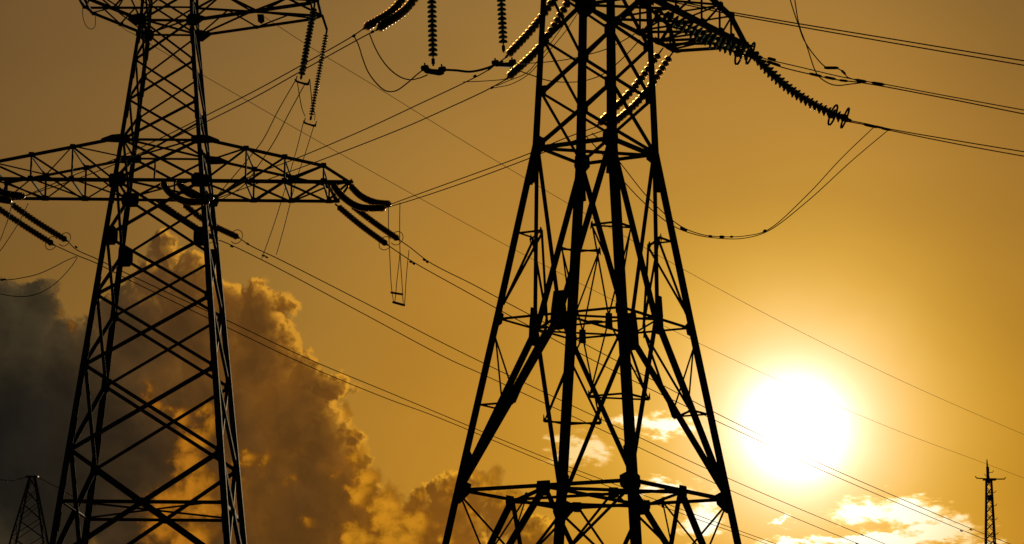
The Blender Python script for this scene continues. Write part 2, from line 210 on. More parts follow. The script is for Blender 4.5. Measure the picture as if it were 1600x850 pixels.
BANK = [(-11.246, 8.789, 1.442), (-10.367, 9.209, 1.206), (-9.814, 9.876, 0.59), (-9.201, 9.122, 0.682), (-8.673, 8.881, 0.918), (-7.788, 9.623, 0.892), (-7.154, 11.035, 0.393), (-7.228, 10.486, 0.59), (-6.637, 10.504, 0.551), (-7.577, 9.174, 1.18),
 (-6.604, 9.463, 1.18), (-5.956, 9.741, 0.813), (-5.298, 9.784, 0.708), (-4.776, 10.031, 0.288), (-5.273, 8.844, 1.049), (-4.339, 8.342, 0.721), (-3.812, 8.379, 0.498), (-4.72, 7.813, 1.18), (-3.918, 7.176, 0.865), (-3.383, 6.729, 0.551),
 (-3.104, 5.888, 0.656), (-4.284, 5.999, 1.573), (-6.149, 7.392, 1.836), (-7.83, 7.092, 1.967), (-9.633, 7.042, 2.229), (-11.658, 6.721, 2.622), (-2.316, 5.769, 0.472), (-1.791, 5.71, 0.682), (-1.205, 6.042, 0.577), (-0.615, 6.179, 0.472),
 (-0.087, 5.923, 0.472), (-1.257, 5.002, 1.049), (0.574, 5.279, 0.524), (-6.469, 5.054, 1.967), (-3.079, 4.591, 1.573)]
LIT = [(-7.458, 8.359, 0.118), (-7.368, 8.011, 0.17), (-7.049, 7.825, 0.184), (-6.706, 7.678, 0.262), (-6.374, 7.907, 0.197), (-6.297, 7.544, 0.262), (-6.51, 7.228, 0.367), (-6.625, 6.758, 0.393), (-6.405, 6.348, 0.446), (-6.862, 6.028, 0.446),
 (-6.158, 5.9, 0.341), (-7.196, 5.555, 0.472), (-6.478, 5.338, 0.472), (-5.353, 6.941, 0.184), (-5.037, 6.869, 0.184), (-5.551, 6.521, 0.131), (-4.492, 6.489, 0.105), (-4.093, 5.639, 0.092), (-3.708, 6.594, 0.131), (-3.408, 7.968, 0.105),
 (-3.334, 7.577, 0.131), (-3.124, 6.929, 0.184), (-2.921, 6.606, 0.262), (-3.11, 6.213, 0.315), (-2.515, 5.896, 0.498), (-1.921, 5.644, 0.446), (-3.094, 5.368, 0.393), (-2.307, 5.249, 0.524), (-1.195, 6.277, 0.131), (-1.597, 5.908, 0.157),
 (-0.421, 6.506, 0.315), (0.043, 6.12, 0.315), (-1.261, 5.326, 0.262), (-0.809, 5.916, 0.184), (0.442, 5.473, 0.21), (-1.904, 6.229, 0.131), (-9.379, 9.698, 0.092), (-9.062, 9.541, 0.079)]
FRONT = [(-9.889, 7.034, 1.573), (-9.145, 7.701, 1.049), (-8.17, 7.536, 0.393), (-7.899, 7.219, 0.498), (-7.504, 7.035, 0.446), (-7.238, 6.822, 0.393), (-7.742, 6.421, 0.603), (-8.3, 5.789, 0.734), (-8.125, 8.094, 0.262), (-9.08, 6.027, 1.442),
 (-8.011, 4.894, 0.656)]
WISPS = [(3.196, 7.702, 0.629, 0.249), (2.471, 7.831, 0.393, 0.131), (1.418, 7.173, 0.577, 0.315), (1.087, 7.432, 0.288, 0.184), (3.128, 6.437, 0.656, 0.184), (3.977, 5.751, 0.472, 0.341), (4.306, 6.076, 0.262, 0.157), (5.516, 5.778, 0.236, 0.079),
 (7.23, 5.942, 0.721, 0.262), (8.134, 5.937, 0.813, 0.341), (8.769, 5.547, 0.918, 0.315), (7.737, 5.359, 1.246, 0.21), (5.797, 5.299, 0.787, 0.131), (9.655, 5.157, 0.656, 0.21), (6.705, 5.401, 0.524, 0.105)]
SKY_RAMP = [(d/60, tuple(((v/255+.055)/1.055)**2.4 for v in c)+(1,)) for d, c in (
    (0.0, (232, 172, 66)), (2.5, (224, 165, 60)), (3.6, (206, 152, 57)), (4.8, (190, 138, 53)), (6.2, (182, 131, 51)), (7.9, (173, 124, 49)), (9.3, (163, 119, 50)), (10.8, (152, 112, 50)),
    (14.0, (134, 98, 46)), (18.0, (116, 84, 41)), (21.0, (96, 72, 38)), (28.0, (60, 50, 36)), (45.0, (30, 29, 30)), (60.0, (20, 21, 25)))]
SUN_GLOW = ((0.78, (2.4, 2.4, 2.4)), (1.30, (.50, .50, .55)), (1.98, (.46, .49, .42)), (3.7, (.15, .13, .008)))
BANK_COL = ((35, 32, 24), (62, 43, 23), (134, 80, 16), (66, 55, 36), (130, 80, 23), (90, 70, 40), (206, 142, 42), (226, 158, 40))
FRONT_COL = ((29, 27, 22), (50, 38, 23))
LIT_COL = ((98, 58, 16), (172, 106, 22), (134, 80, 15), (192, 127, 26))
WISP_COL = ((240, 184, 90), (255, 246, 222))

SUN_AZ, SUN_EL = SUN            # degrees, azimuth from +Y towards +X

# ------------------------------------------------------------------ sky
def lin(r, g, b):
    f = lambda v: (v/255/12.92) if v <= 10 else ((v/255+0.055)/1.055)**2.4
    return (f(r), f(g), f(b), 1.0)

world = bpy.data.worlds.new('World'); C.world = world; world.use_nodes = True
W = world.node_tree; W.nodes.clear()

class T:
    """tiny helper that writes node trees as expressions"""
    def __init__(s, tree, dim='2D'): s.t = tree; s.dim = dim
    def put(s, sock, v):
        if hasattr(v, 'is_output'): s.t.links.new(v, sock)
        else: sock.default_value = v
    def math(s, op, a, b=None, c=None, clamp=False):
        n = s.t.nodes.new('ShaderNodeMath'); n.operation = op; n.use_clamp = clamp
        for i, v in enumerate((a, b, c)):
            if v is not None: s.put(n.inputs[i], v)
        return n.outputs[0]
    def add(s, a, b): return s.math('ADD', a, b)
    def sub(s, a, b): return s.math('SUBTRACT', a, b)
    def mul(s, a, b): return s.math('MULTIPLY', a, b)
    def vec(s, op, a, b=None, scale=None, out=0):
        n = s.t.nodes.new('ShaderNodeVectorMath'); n.operation = op
        s.put(n.inputs[0], a)
        if b is not None: s.put(n.inputs[1], b)
        if scale is not None: s.put(n.inputs['Scale'], scale)
        return n.outputs[out]
    def comb(s, x, y, z=0.0):
        n = s.t.nodes.new('ShaderNodeCombineXYZ')
        for i, v in enumerate((x, y, z)): s.put(n.inputs[i], v)
        return n.outputs[0]
    def sep(s, v):
        n = s.t.nodes.new('ShaderNodeSeparateXYZ'); s.put(n.inputs[0], v); return n.outputs
    def noise(s, v, scale, detail=5, rough=0.55, dist=0.0, color=False):
        n = s.t.nodes.new('ShaderNodeTexNoise'); n.noise_dimensions = s.dim; s.put(n.inputs['Vector'], v)
        n.inputs['Scale'].default_value = scale; n.inputs['Detail'].default_value = detail
        n.inputs['Roughness'].default_value = rough; n.inputs['Distortion'].default_value = dist
        return n.outputs['Color' if color else 'Fac']
    def voro(s, v, scale, detail=0.0, smooth=0.6):
        n = s.t.nodes.new('ShaderNodeTexVoronoi'); n.voronoi_dimensions = '2D'; n.feature = 'SMOOTH_F1'; s.put(n.inputs['Vector'], v)
        n.inputs['Scale'].default_value = scale; n.inputs['Detail'].default_value = detail
        n.inputs['Smoothness'].default_value = smooth
        return n.outputs['Distance']
    def step(s, v, lo, hi, a=0.0, b=1.0):
        n = s.t.nodes.new('ShaderNodeMapRange'); n.interpolation_type = 'SMOOTHSTEP'
        s.put(n.inputs[0], v); s.put(n.inputs[1], lo); s.put(n.inputs[2], hi); s.put(n.inputs[3], a); s.put(n.inputs[4], b)
        return n.outputs[0]
    def mix(s, f, a, b, mode='MIX'):
        n = s.t.nodes.new('ShaderNodeMix'); n.data_type = 'RGBA'; n.blend_type = mode; n.clamp_factor = True
        s.put(n.inputs[0], f); s.put(n.inputs[6], a); s.put(n.inputs[7], b)
        return n.outputs[2]
    def ramp(s, f, stops, interp='LINEAR'):
        n = s.t.nodes.new('ShaderNodeValToRGB'); s.put(n.inputs[0], f); r = n.color_ramp; r.interpolation = interp
        while len(r.elements) < len(stops): r.elements.new(0.5)
        for e, (p, c) in zip(r.elements, stops): e.position = p; e.color = c
        return n.outputs[0]

def cloud_group(name, blobs, k, w1, w2, billow):
    """signed distance (degrees) to a heap of cloud puffs, roughened by noise"""
    g = bpy.data.node_groups.new(name, 'ShaderNodeTree')
    g.interface.new_socket('P', in_out='INPUT', socket_type='NodeSocketVector')
    g.interface.new_socket('S', in_out='OUTPUT', socket_type='NodeSocketFloat'); g.interface.new_socket('M', in_out='OUTPUT', socket_type='NodeSocketFloat')
    gi = g.nodes.new('NodeGroupInput'); go = g.nodes.new('NodeGroupOutput'); t = T(g)
    P = gi.outputs[0]
    n2 = t.noise(P, 1.7, 6, 0.56, color=True)
    q = t.vec('ADD', P, t.vec('SCALE', t.vec('SUBTRACT', n2, (.5, .5, .5)), scale=w1))
    q = t.vec('MULTIPLY', q, (1, 1, 0))
    acc = None
    for x, y, r in blobs:
        d = t.sub(t.vec('DISTANCE', q, (x, y, 0), out=1), r)
        acc = d if acc is None else t.math('SMOOTH_MIN', acc, d, k)
    qq = t.vec('ADD', P, t.vec('SCALE', t.vec('SUBTRACT', n2, (.5, .5, .5)), scale=w2))
    g.links.new(acc, go.inputs[1])
    v1 = t.voro(qq, 2.3, smooth=.5); v2 = t.voro(qq, 6.5, smooth=.4)
    acc = t.add(acc, t.mul(t.sub(v1, 0.42), billow))
    acc = t.add(acc, t.mul(t.sub(v2, 0.42), billow*0.20))
    g.links.new(acc, go.inputs[0])
    return g

t = T(W)
tc = W.nodes.new('ShaderNodeTexCoord')
D = t.vec('NORMALIZE', tc.outputs['Generated'])
dx, dy, dz = t.sep(D)
AZ = t.mul(t.math('ARCTAN2', dx, dy), 57.29578)
EL = t.mul(t.math('ARCSINE', dz), 57.29578)
PV = t.comb(AZ, EL, 0.0)
sd = Vector((math.sin(R(SUN_AZ))*math.cos(R(SUN_EL)), math.cos(R(SUN_AZ))*math.cos(R(SUN_EL)), math.sin(R(SUN_EL))))
cosang = t.vec('DOT_PRODUCT', D, tuple(sd), out=1)
ANG = t.mul(t.math('ARCCOSINE', t.math('MINIMUM', cosang, 0.9999999)), 57.29578)
# wide colour of the hazy evening sky against the angle from the sun
A = t.math('DIVIDE', ANG, 60.0, clamp=True)
d2 = lambda deg: deg/60
sky = t.ramp(A, SKY_RAMP)
# Nishita air adds its own warm horizon light
ns = W.nodes.new('ShaderNodeTexSky'); ns.sky_type = 'NISHITA'; ns.sun_disc = False
ns.sun_elevation = R(SUN_EL); ns.sun_rotation = R(SUN_AZ); ns.dust_density = 5.0; ns.air_density = 2.0; ns.altitude = 100
nis = t.mix(1.0, t.vec('SCALE', ns.outputs[0], scale=0.05), (0.035, 0.028, 0.010, 1), 'MULTIPLY')
sky = t.mix(1.0, sky, nis, 'ADD')
# thinner, duller haze higher up; deeper amber low down
he = t.step(EL, 5.0, 17.0)
sky = t.mix(1.0, sky, t.mix(he, (.96, .93, .62, 1), (.84, .88, 1.18, 1)), 'MULTIPLY')
sky = t.mix(1.0, sky, t.mix(t.step(AZ, 6.5, 11.0), (1, 1, 1, 1), t.mix(he, (.93, .91, .82, 1), (.74, .73, .74, 1))), 'MULTIPLY')
hz = t.step(t.noise(t.vec('MULTIPLY', PV, (.6, 1.8, 1)), 0.22, 2, .5), .25, .75, .965, 1.035)
sky = t.vec('MULTIPLY', sky, t.comb(hz, hz, hz))

ANGW = t.mul(ANG, t.step(t.noise(PV, .7, 3, .5), .3, .7, .985, 1.015))
def gauss(sig): return t.math('EXPONENT', t.mul(t.math('POWER', t.math('DIVIDE', ANGW, sig), 2.0), -1.0))
def scaled(col, f): return t.vec('SCALE', t.comb(*col), scale=f)
SD2 = (SUN_AZ, SUN_EL, 0)
# shared cloud texture
FN = t.noise(PV, 3.4, 7, 0.58)                 # filaments
BN = t.noise(PV, 0.9, 4, 0.52)                 # broad unevenness

def cloud_layer(base, grp, step, soft, corecol, midcol, rimcol, midw, rimw, rimgain, opacity=1.0):
    a = W.nodes.new('ShaderNodeGroup'); a.node_tree = grp; W.links.new(PV, a.inputs[0]); s0 = a.outputs[0]
    todir = t.vec('NORMALIZE', t.vec('SUBTRACT', (SUN_AZ, SUN_EL+6, 0), PV))
    b = W.nodes.new('ShaderNodeGroup'); b.node_tree = grp
    W.links.new(t.vec('ADD', PV, t.vec('SCALE', todir, scale=step)), b.inputs[0]); s1 = b.outputs[0]
    relief = t.math('DIVIDE', t.sub(s1, s0), step)                 # + where the puff faces the sun
    face = t.step(relief, -0.25, 0.85)
    sn = t.math('MINIMUM', s0, 0.0)
    depth = t.math('EXPONENT', t.math('DIVIDE', t.math('MINIMUM', a.outputs[1], 0.0), midw))
    rim = t.mul(t.math('EXPONENT', t.math('DIVIDE', sn, rimw)), t.mul(face, t.step(FN, .32, .56, .25, 1.3)))
    col = t.mix(t.mul(depth, t.step(BN, .3, .7, .7, 1.1)), corecol, midcol)
    col = t.mix(t.math('MINIMUM', t.mul(rim, rimgain), 1.0), col, rimcol)
    k = t.mul(t.step(t.add(t.mul(face, .5), t.mul(FN, .5)), .2, .8, .93, 1.06), t.step(BN, .3, .7, .92, 1.06))
    col = t.vec('SCALE', col, scale=k)
    sf = t.step(BN, .35, .65, soft*.6, soft*1.8)
    alpha = t.mul(t.step(s0, sf, t.mul(sf, -1.0), 0.0, 1.0), opacity)
    return t.mix(alpha, base, col)

# bank of cumulus: dark slate on the left, brown toward the sun
core = t.mix(t.step(AZ, -10.6, -3.5), lin(*BANK_COL[0]), lin(*BANK_COL[1]))
low = t.mul(t.step(AZ, -4.5, -0.5), t.step(EL, 8.5, 6.0))
core = t.mix(low, core, lin(*BANK_COL[2]))
mid = t.mix(t.step(AZ, -10.0, -4.5), lin(*BANK_COL[3]), lin(*BANK_COL[4]))
rimc = t.mix(t.step(AZ, -10.0, -6.5), lin(*BANK_COL[5]), lin(*BANK_COL[6]))
rimc = t.mix(t.step(AZ, -5.0, 0.5), rimc, lin(*BANK_COL[7]))
sky = cloud_layer(sky, cloud_group('cumulus_bank', BANK, 0.12, 0.8, 0.35, 0.26), 0.16, 0.055, core, mid, rimc, 1.2, 0.10, 2.6, 0.985)
# sunlit billows glowing inside the bank
lg = W.nodes.new('ShaderNodeGroup'); lg.node_tree = cloud_group('sunlit_billows', LIT, 0.10, 0.7, 0.35, 0.22); W.links.new(PV, lg.inputs[0])
ls = t.add(lg.outputs[0], t.mul(t.sub(.5, FN), .22))
lcol = t.mix(t.step(ls, 0.02, -0.30), lin(*LIT_COL[0]), lin(*LIT_COL[1]))
lcol = t.mix(t.step(AZ, -7.5, -3.0), lcol, t.mix(t.step(ls, 0.02, -0.30), lin(*LIT_COL[2]), lin(*LIT_COL[3])))
lcol = t.vec('SCALE', lcol, scale=t.step(FN, .28, .68, .74, 1.16))
sky = t.mix(t.mul(t.step(ls, .10, -.16), .92), sky, lcol)
fcore = t.mix(t.step(AZ, -10.6, -6.8), lin(*FRONT_COL[0]), lin(*FRONT_COL[1]))
fg = W.nodes.new('ShaderNodeGroup'); fg.node_tree = cloud_group('cumulus_front', FRONT, 0.12, 0.8, 0.35, 0.22); W.links.new(PV, fg.inputs[0])
fcol = t.vec('SCALE', fcore, scale=t.step(BN, .3, .7, .85, 1.15))
sky = t.mix(t.mul(t.step(fg.outputs[0], .55, -.75), .96), sky, fcol)

# small bright clouds lit through, near the sun
n1 = t.noise(PV, 1.6, 2, 0.5, color=True)
n2 = t.noise(t.vec('MULTIPLY', PV, (1, 2.4, 1)), 2.6, 7, 0.62, color=True)
q = t.vec('ADD', PV, t.vec('SCALE', t.vec('SUBTRACT', n1, (.5, .5, .5)), scale=0.35))
q = t.vec('MULTIPLY', t.vec('ADD', q, t.vec('SCALE', t.vec('SUBTRACT', n2, (.5, .5, .5)), scale=0.55)), (1, 1, 0))
wacc = None
for x, y, a, b in WISPS:
    d = t.vec('LENGTH', t.vec('MULTIPLY', t.vec('SUBTRACT', q, (x, y, 0)), (1/a, 1/b, 0)), out=1)
    wacc = d if wacc is None else t.math('SMOOTH_MIN', wacc, d, 0.3)
puff = t.noise(t.vec('MULTIPLY', PV, (1, 2.6, 1)), 2.4, 8, 0.6)
wacc = t.add(wacc, t.mul(t.sub(.5, puff), 1.6))
wa = t.step(wacc, 1.18, 0.78)
wcol = t.mix(t.step(wacc, 0.95, 0.45), lin(*WISP_COL[0]), lin(*WISP_COL[1]))
wcol = t.mix(t.step(ANG, 2.6, 4.6), wcol, t.mix(t.step(wacc, .95, .5), lin(224, 164, 72), lin(250, 212, 140)))
wcol = t.vec('SCALE', wcol, scale=t.step(ANG, 5.0, 2.4, 1.0, 1.22))
sky = t.mix(t.mul(wa, 0.92), sky, wcol)
# the sun's glare in the haze
for sg, c_ in SUN_GLOW: sky = t.mix(1.0, sky, scaled(c_, gauss(sg)), 'ADD')

bg = W.nodes.new('ShaderNodeBackground'); W.links.new(sky, bg.inputs[0]); bg.inputs[1].default_value = 1.0
world.cycles.sampling_method = 'MANUAL'; world.cycles.sample_map_resolution = 512
wo = W.nodes.new('ShaderNodeOutputWorld'); W.links.new(bg.outputs[0], wo.inputs[0])

# ------------------------------------------------------------------ sun
sl = bpy.data.lights.new('sun', 'SUN'); sl.energy = 2.8; sl.angle = R(0.55); sl.color = (1.0, 0.78, 0.45)
so = bpy.data.objects.new('sun', sl); COL.objects.link(so)
so.rotation_euler = (-sd).to_track_quat('-Z', 'Y').to_euler(); so.location = sd*200

# ------------------------------------------------------------------ materials
def material(name, base, rough=0.6, metal=0.0, trans=0.0, ior=1.5, noise=0.35, nscale=6.0, bump=0.0, tint=None, spec=.25):
    mt = bpy.data.materials.new(name); mt.use_nodes = True; n = mt.node_tree; n.nodes.clear(); k = T(n, '3D')
    p = n.nodes.new('ShaderNodeBsdfPrincipled'); o = n.nodes.new('ShaderNodeOutputMaterial'); n.links.new(p.outputs[0], o.inputs[0])
    co = n.nodes.new('ShaderNodeTexCoord').outputs['Object']
    f = k.noise(co, nscale, 5, 0.6)
    dark = tuple(c*(1-noise) for c in base)+(1,); lite = tuple(c*(1+noise) for c in base)+(1,)
    col = k.mix(k.step(f, .3, .7), dark, lite)
    if tint:
        col = k.mix(k.step(k.noise(co, nscale*.35, 4, .7), .55, .72, 0, .8), col, tuple(tint)+(1,))
    n.links.new(col, p.inputs['Base Color'])
    n.links.new(k.step(f, .2, .8, rough-.08, rough+.1), p.inputs['Roughness'])
    p.inputs['Metallic'].default_value = metal; p.inputs['IOR'].default_value = ior
    p.inputs['Transmission Weight'].default_value = trans; p.inputs['Specular IOR Level'].default_value = spec
    if bump:
        bn = n.nodes.new('ShaderNodeBump'); bn.inputs['Strength'].default_value = bump; bn.inputs['Distance'].default_value = .01
        n.links.new(k.noise(co, nscale*8, 3, .6), bn.inputs['Height']); n.links.new(bn.outputs[0], p.inputs['Normal'])
    return mt
STEEL = material('weathered_galvanised_steel', (.026, .028, .031), .88, .0, tint=(.05, .03, .02), bump=.15)
STEEL2 = material('dark_gusset_steel', (.025, .027, .030), .88, .0, tint=(.045, .028, .018), bump=.15)
IRON = material('cast_fitting_iron', (.035, .036, .04), .7, .0)
ALU = material('oxidised_aluminium_conductor', (.05, .05, .052), .8, .0)
def glass_material(name, col, body, trans_w, gloss=.08):
    """thin toughened-glass skirt: light from behind shines through it, the front mirrors a little sky"""
    mt = bpy.data.materials.new(name); mt.use_nodes = True; n = mt.node_tree; n.nodes.clear(); k = T(n, '3D')
    o = n.nodes.new('ShaderNodeOutputMaterial'); tr = n.nodes.new('ShaderNodeBsdfTranslucent'); gl = n.nodes.new('ShaderNodeBsdfGlossy'); di = n.nodes.new('ShaderNodeBsdfDiffuse')
    co = n.nodes.new('ShaderNodeTexCoord').outputs['Object']
    f = k.noise(co, 9, 3, .6)
    n.links.new(k.mix(k.step(f, .3, .7), tuple(c*.8 for c in col)+(1,), tuple(min(1, c*1.15) for c in col)+(1,)), tr.inputs[0])
    di.inputs[0].default_value = tuple(body)+(1,); gl.inputs[0].default_value = (.5, .55, .55, 1); gl.inputs['Roughness'].default_value = .22
    m1 = n.nodes.new('ShaderNodeMixShader'); m1.inputs[0].default_value = trans_w; n.links.new(di.outputs[0], m1.inputs[1]); n.links.new(tr.outputs[0], m1.inputs[2])
    m2 = n.nodes.new('ShaderNodeMixShader'); m2.inputs[0].default_value = gloss; n.links.new(m1.outputs[0], m2.inputs[1]); n.links.new(gl.outputs[0], m2.inputs[2])
    n.links.new(m2.outputs[0], o.inputs[0]); return mt
GLASS = glass_material('tinted_insulator_glass', (.10, .14, .11), (.012, .018, .016), .35)
def thin_glass(name, tint, w, rough):
    """thin toughened skirt that bends the light a little and lets it through, else dark"""
    mt = bpy.data.materials.new(name); mt.use_nodes = True; n = mt.node_tree; n.nodes.clear()
    o = n.nodes.new('ShaderNodeOutputMaterial'); rf = n.nodes.new('ShaderNodeBsdfRefraction'); di = n.nodes.new('ShaderNodeBsdfPrincipled')
    rf.inputs['Color'].default_value = tuple(tint)+(1,); rf.inputs['Roughness'].default_value = rough; rf.inputs['IOR'].default_value = 1.03
    di.inputs['Base Color'].default_value = (.015, .02, .018, 1); di.inputs['Roughness'].default_value = .35
    m = n.nodes.new('ShaderNodeMixShader'); m.inputs[0].default_value = w
    n.links.new(di.outputs[0], m.inputs[1]); n.links.new(rf.outputs[0], m.inputs[2]); n.links.new(m.outputs[0], o.inputs[0]); return mt
LIP = thin_glass('insulator_glass_rim', (1.0, .74, .36), .50, .62)
SKIRT = thin_glass('insulator_glass_skirt', (.55, .50, .30), .16, .60)
FAR_STEEL = material('far_steel', (.08, .08, .08), .7, .3)
GROUND = material('dry_grass_field', (.09, .085, .04), .95, 0, noise=.5, nscale=.3)

# ------------------------------------------------------------------ object helpers
def tag(o, label=None, cat=None, group=None, kind=None):
    if label: o['label'] = label
    if cat: o['category'] = cat
    if group: o['group'] = group
    if kind: o['kind'] = kind
    return o
def mesh(name, V, F, mat, smooth=False):
    me = bpy.data.meshes.new(name); me.from_pydata([tuple(v) for v in V], [], F); me.update()
    me.materials.append(mat)
    if smooth: me.polygons.foreach_set('use_smooth', [True]*len(me.polygons))
    return me
def link(name, me, parent=None, loc=None):
    o = bpy.data.objects.new(name, me); COL.objects.link(o)
    if parent is not None: o.parent = parent
    if loc is not None: o.location = loc
    return o
def empty(name, loc=(0, 0, 0)):
    o = bpy.data.objects.new(name, None); COL.objects.link(o); o.location = loc; o.empty_display_size = .5
    return o

def angle_bar(name, parent, p1, p2, w, n, off=0.0, th=None, mat=None, w2=None):
    """rolled steel angle from p1 to p2; one flange lies in the face with normal n, the other points inward"""
    p1, p2, n = Vector(p1), Vector(p2), Vector(n).normalized()
    th = th or max(.008, w*.1); w2 = w2 or w
    d = (p2-p1).normalized(); c = d.cross(n).normalized(); n = c.cross(d).normalized()
    if c.z < 0: c = -c
    prof = [(-w/2, 0), (w/2, 0), (w/2, -th), (-w/2+th, -th), (-w/2+th, -w2), (-w/2, -w2)]
    V = []
    for p in (p1, p2):
        for a, b in prof: V.append(p + c*a + n*(b+off))
    F = [(i, (i+1) % 6, 6+(i+1) % 6, 6+i) for i in range(6)] + [(5, 4, 3, 2, 1, 0), (6, 7, 8, 9, 10, 11)]
    return link(name, mesh(name, V, F, mat or STEEL), parent)

def plan_bar(name, parent, p1, p2, w, lift=0.0):
    """angle lying in a horizontal frame with its deep flange upright"""
    d = Vector(p2)-Vector(p1); n = d.cross(Vector((0, 0, 1)))
    o = Vector((0, 0, lift)); return angle_bar(name, parent, Vector(p1)+o, Vector(p2)+o, w, n)

def plate(name, parent, pts, n, th=.014, off=0.0, mat=None):
    n = Vector(n).normalized(); k = len(pts)
    V = [Vector(p)+n*(off+th/2) for p in pts]+[Vector(p)+n*(off-th/2) for p in pts]
    F = [tuple(range(k)), tuple(range(2*k-1, k-1, -1))]+[(i, k+i, k+(i+1) % k, (i+1) % k) for i in range(k)]
    return link(name, mesh(name, V, F, mat or STEEL2), parent)

def leg_bar(name, parent, pts, e1, e2, ws, th=.022):
    V = []; F = []
    for p, w in zip(pts, ws):
        p = Vector(p)-(e1+e2)*w*.36
        for a, b in [(0, 0), (w, 0), (w, th), (th, th), (th, w), (0, w)]:
            V.append(Vector(p)+e1*a+e2*b)
    for k in range(len(pts)-1):
        for i in range(6):
            F.append((6*k+i, 6*k+(i+1) % 6, 6*k+6+(i+1) % 6, 6*k+6+i))
    F += [(5, 4, 3, 2, 1, 0), tuple(6*(len(pts)-1)+i for i in range(6))]
    return link(name, mesh(name, V, F, STEEL), parent)

def tube(pts, r, seg=6, cap=True):
    V = []; F = []; n = len(pts); prev = None
    for i, p in enumerate(pts):
        a = pts[max(i-1, 0)]; b = pts[min(i+1, n-1)]; d = (b-a).normalized()
        if prev is None: up = Vector((0, 0, 1)) if abs(d.z) < .9 else Vector((1, 0, 0)); x = d.cross(up).normalized()
        else: x = (prev-d*prev.dot(d)).normalized()
        prev = x; y = d.cross(x)
        rr = r[i] if isinstance(r, (list, tuple)) else r
        for k in range(seg):
            a_ = 2*math.pi*k/seg; V.append(p+x*(rr*math.cos(a_))+y*(rr*math.sin(a_)))
    for i in range(n-1):
        for k in range(seg): F.append((i*seg+k, i*seg+(k+1) % seg, (i+1)*seg+(k+1) % seg, (i+1)*seg+k))
    if cap: F += [tuple(range(seg-1, -1, -1)), tuple((n-1)*seg+k for k in range(seg))]
    return V, F
def join(parts):
    V = []; F = []
    for v, f in parts:
        o = len(V); V += list(v); F += [tuple(i+o for i in q) for q in f]
    return V, F
def box(cx, ax, ay, az):
    V = [cx+ax*i+ay*j+az*k for i in (-1, 1) for j in (-1, 1) for k in (-1, 1)]
    return V, [(0, 1, 3, 2), (4, 6, 7, 5), (0, 4, 5, 1), (2, 3, 7, 6), (0, 2, 6, 4), (1, 5, 7, 3)]
def spline(pts, per=8):
    P = [Vector(p) for p in pts]
    if len(P) == 2: return P
    P = [2*P[0]-P[1]]+P+[2*P[-1]-P[-2]]; out = []
    for i in range(1, len(P)-2):
        p0, p1, p2, p3 = P[i-1:i+3]
        # centripetal Catmull-Rom
        t0 = 0; t1 = t0+max((p1-p0).length, 1e-4)**.5; t2 = t1+max((p2-p1).length, 1e-4)**.5; t3 = t2+max((p3-p2).length, 1e-4)**.5
        for k in range(per):
            t = t1+(t2-t1)*k/per
            A1 = (t1-t)/(t1-t0)*p0+(t-t0)/(t1-t0)*p1; A2 = (t2-t)/(t2-t1)*p1+(t-t1)/(t2-t1)*p2; A3 = (t3-t)/(t3-t2)*p2+(t-t2)/(t3-t2)*p3
            B1 = (t2-t)/(t2-t0)*A1+(t-t0)/(t2-t0)*A2; B2 = (t3-t)/(t3-t1)*A2+(t-t1)/(t3-t1)*A3
            out.append((t2-t)/(t2-t1)*B1+(t-t1)/(t2-t1)*B2)
    out.append(P[-2]); return out

def bolts(name, parent, spots, r=.016, h=.03):
    """clusters of bolt heads too small to pick apart: (point, normal)"""
    parts = []
    for p, n in spots:
        p = Vector(p); n = Vector(n).normalized(); parts.append(tube([p-n*h, p+n*h], r, 6))
    V, F = join(parts); o = link(name, mesh(name, V, F, IRON), parent); tag(o, kind='stuff'); return o

# ------------------------------------------------------------------ ground
gs = 6000
link('ground', mesh('ground', [(-gs, -gs, 0), (gs, -gs, 0), (gs, gs, 0), (-gs, gs, 0)], [(0, 1, 2, 3)], GROUND))['kind'] = 'structure'

def interp(z, zs, vs):
    if z <= zs[0]: return vs[0]
    for a, b, c, d in zip(zs, zs[1:], vs, vs[1:]):
        if z <= b: return c+(d-c)*(z-a)/(b-a)
    return vs[-1]

# ------------------------------------------------------------------ right pylon (near, seen corner-on)
YAW = .231
RZ = [0, 5.0, 11.85, 17.65, 23.72, 27.5, 31.5, 36]; RD = [7.2, 6.13, 4.66, 3.39, 2.10, 1.93, 1.75, 1.5]
rp = empty('lattice_pylon', (2.83, 93, 0))
tag(rp, 'nearer dark lattice pylon right of centre, splayed below, seen corner-on beside the sun', 'pylon', 'lattice pylons carrying the power line')
def rc(i, z):
    d = interp(z, RZ, RD); a = math.pi+YAW+i*math.pi/2      # 0=left 1=near 2=right 3=far
    return Vector((d*math.cos(a), d*math.sin(a), z))
def fp(i, t, z): return rc(i, z).lerp(rc((i+1) % 4, z), t)    # a point on face i
def fn(i):
    a = math.pi+YAW+i*math.pi/2+math.pi/4
    return Vector((math.cos(a), math.sin(a), 0))
for i in range(4):
    e1 = (rc((i+1) % 4, 10)-rc(i, 10)).normalized(); e2 = (rc((i+3) % 4, 10)-rc(i, 10)).normalized()
    leg_bar('leg', rp, [rc(i, z) for z in RZ], e1, e2, [.28, .28, .275, .27, .26, .22, .2, .16])
    sp = []
    for z in [z*.45 for z in range(8, 78)]:
        sp.append((rc(i, z)+e1*.03, e2)); 
        if z % 1.35 < .44: sp.append((rc(i, z)+e2*.03, e1))
    bolts('step_bolts', rp, sp, .012, .055)
sec = .062
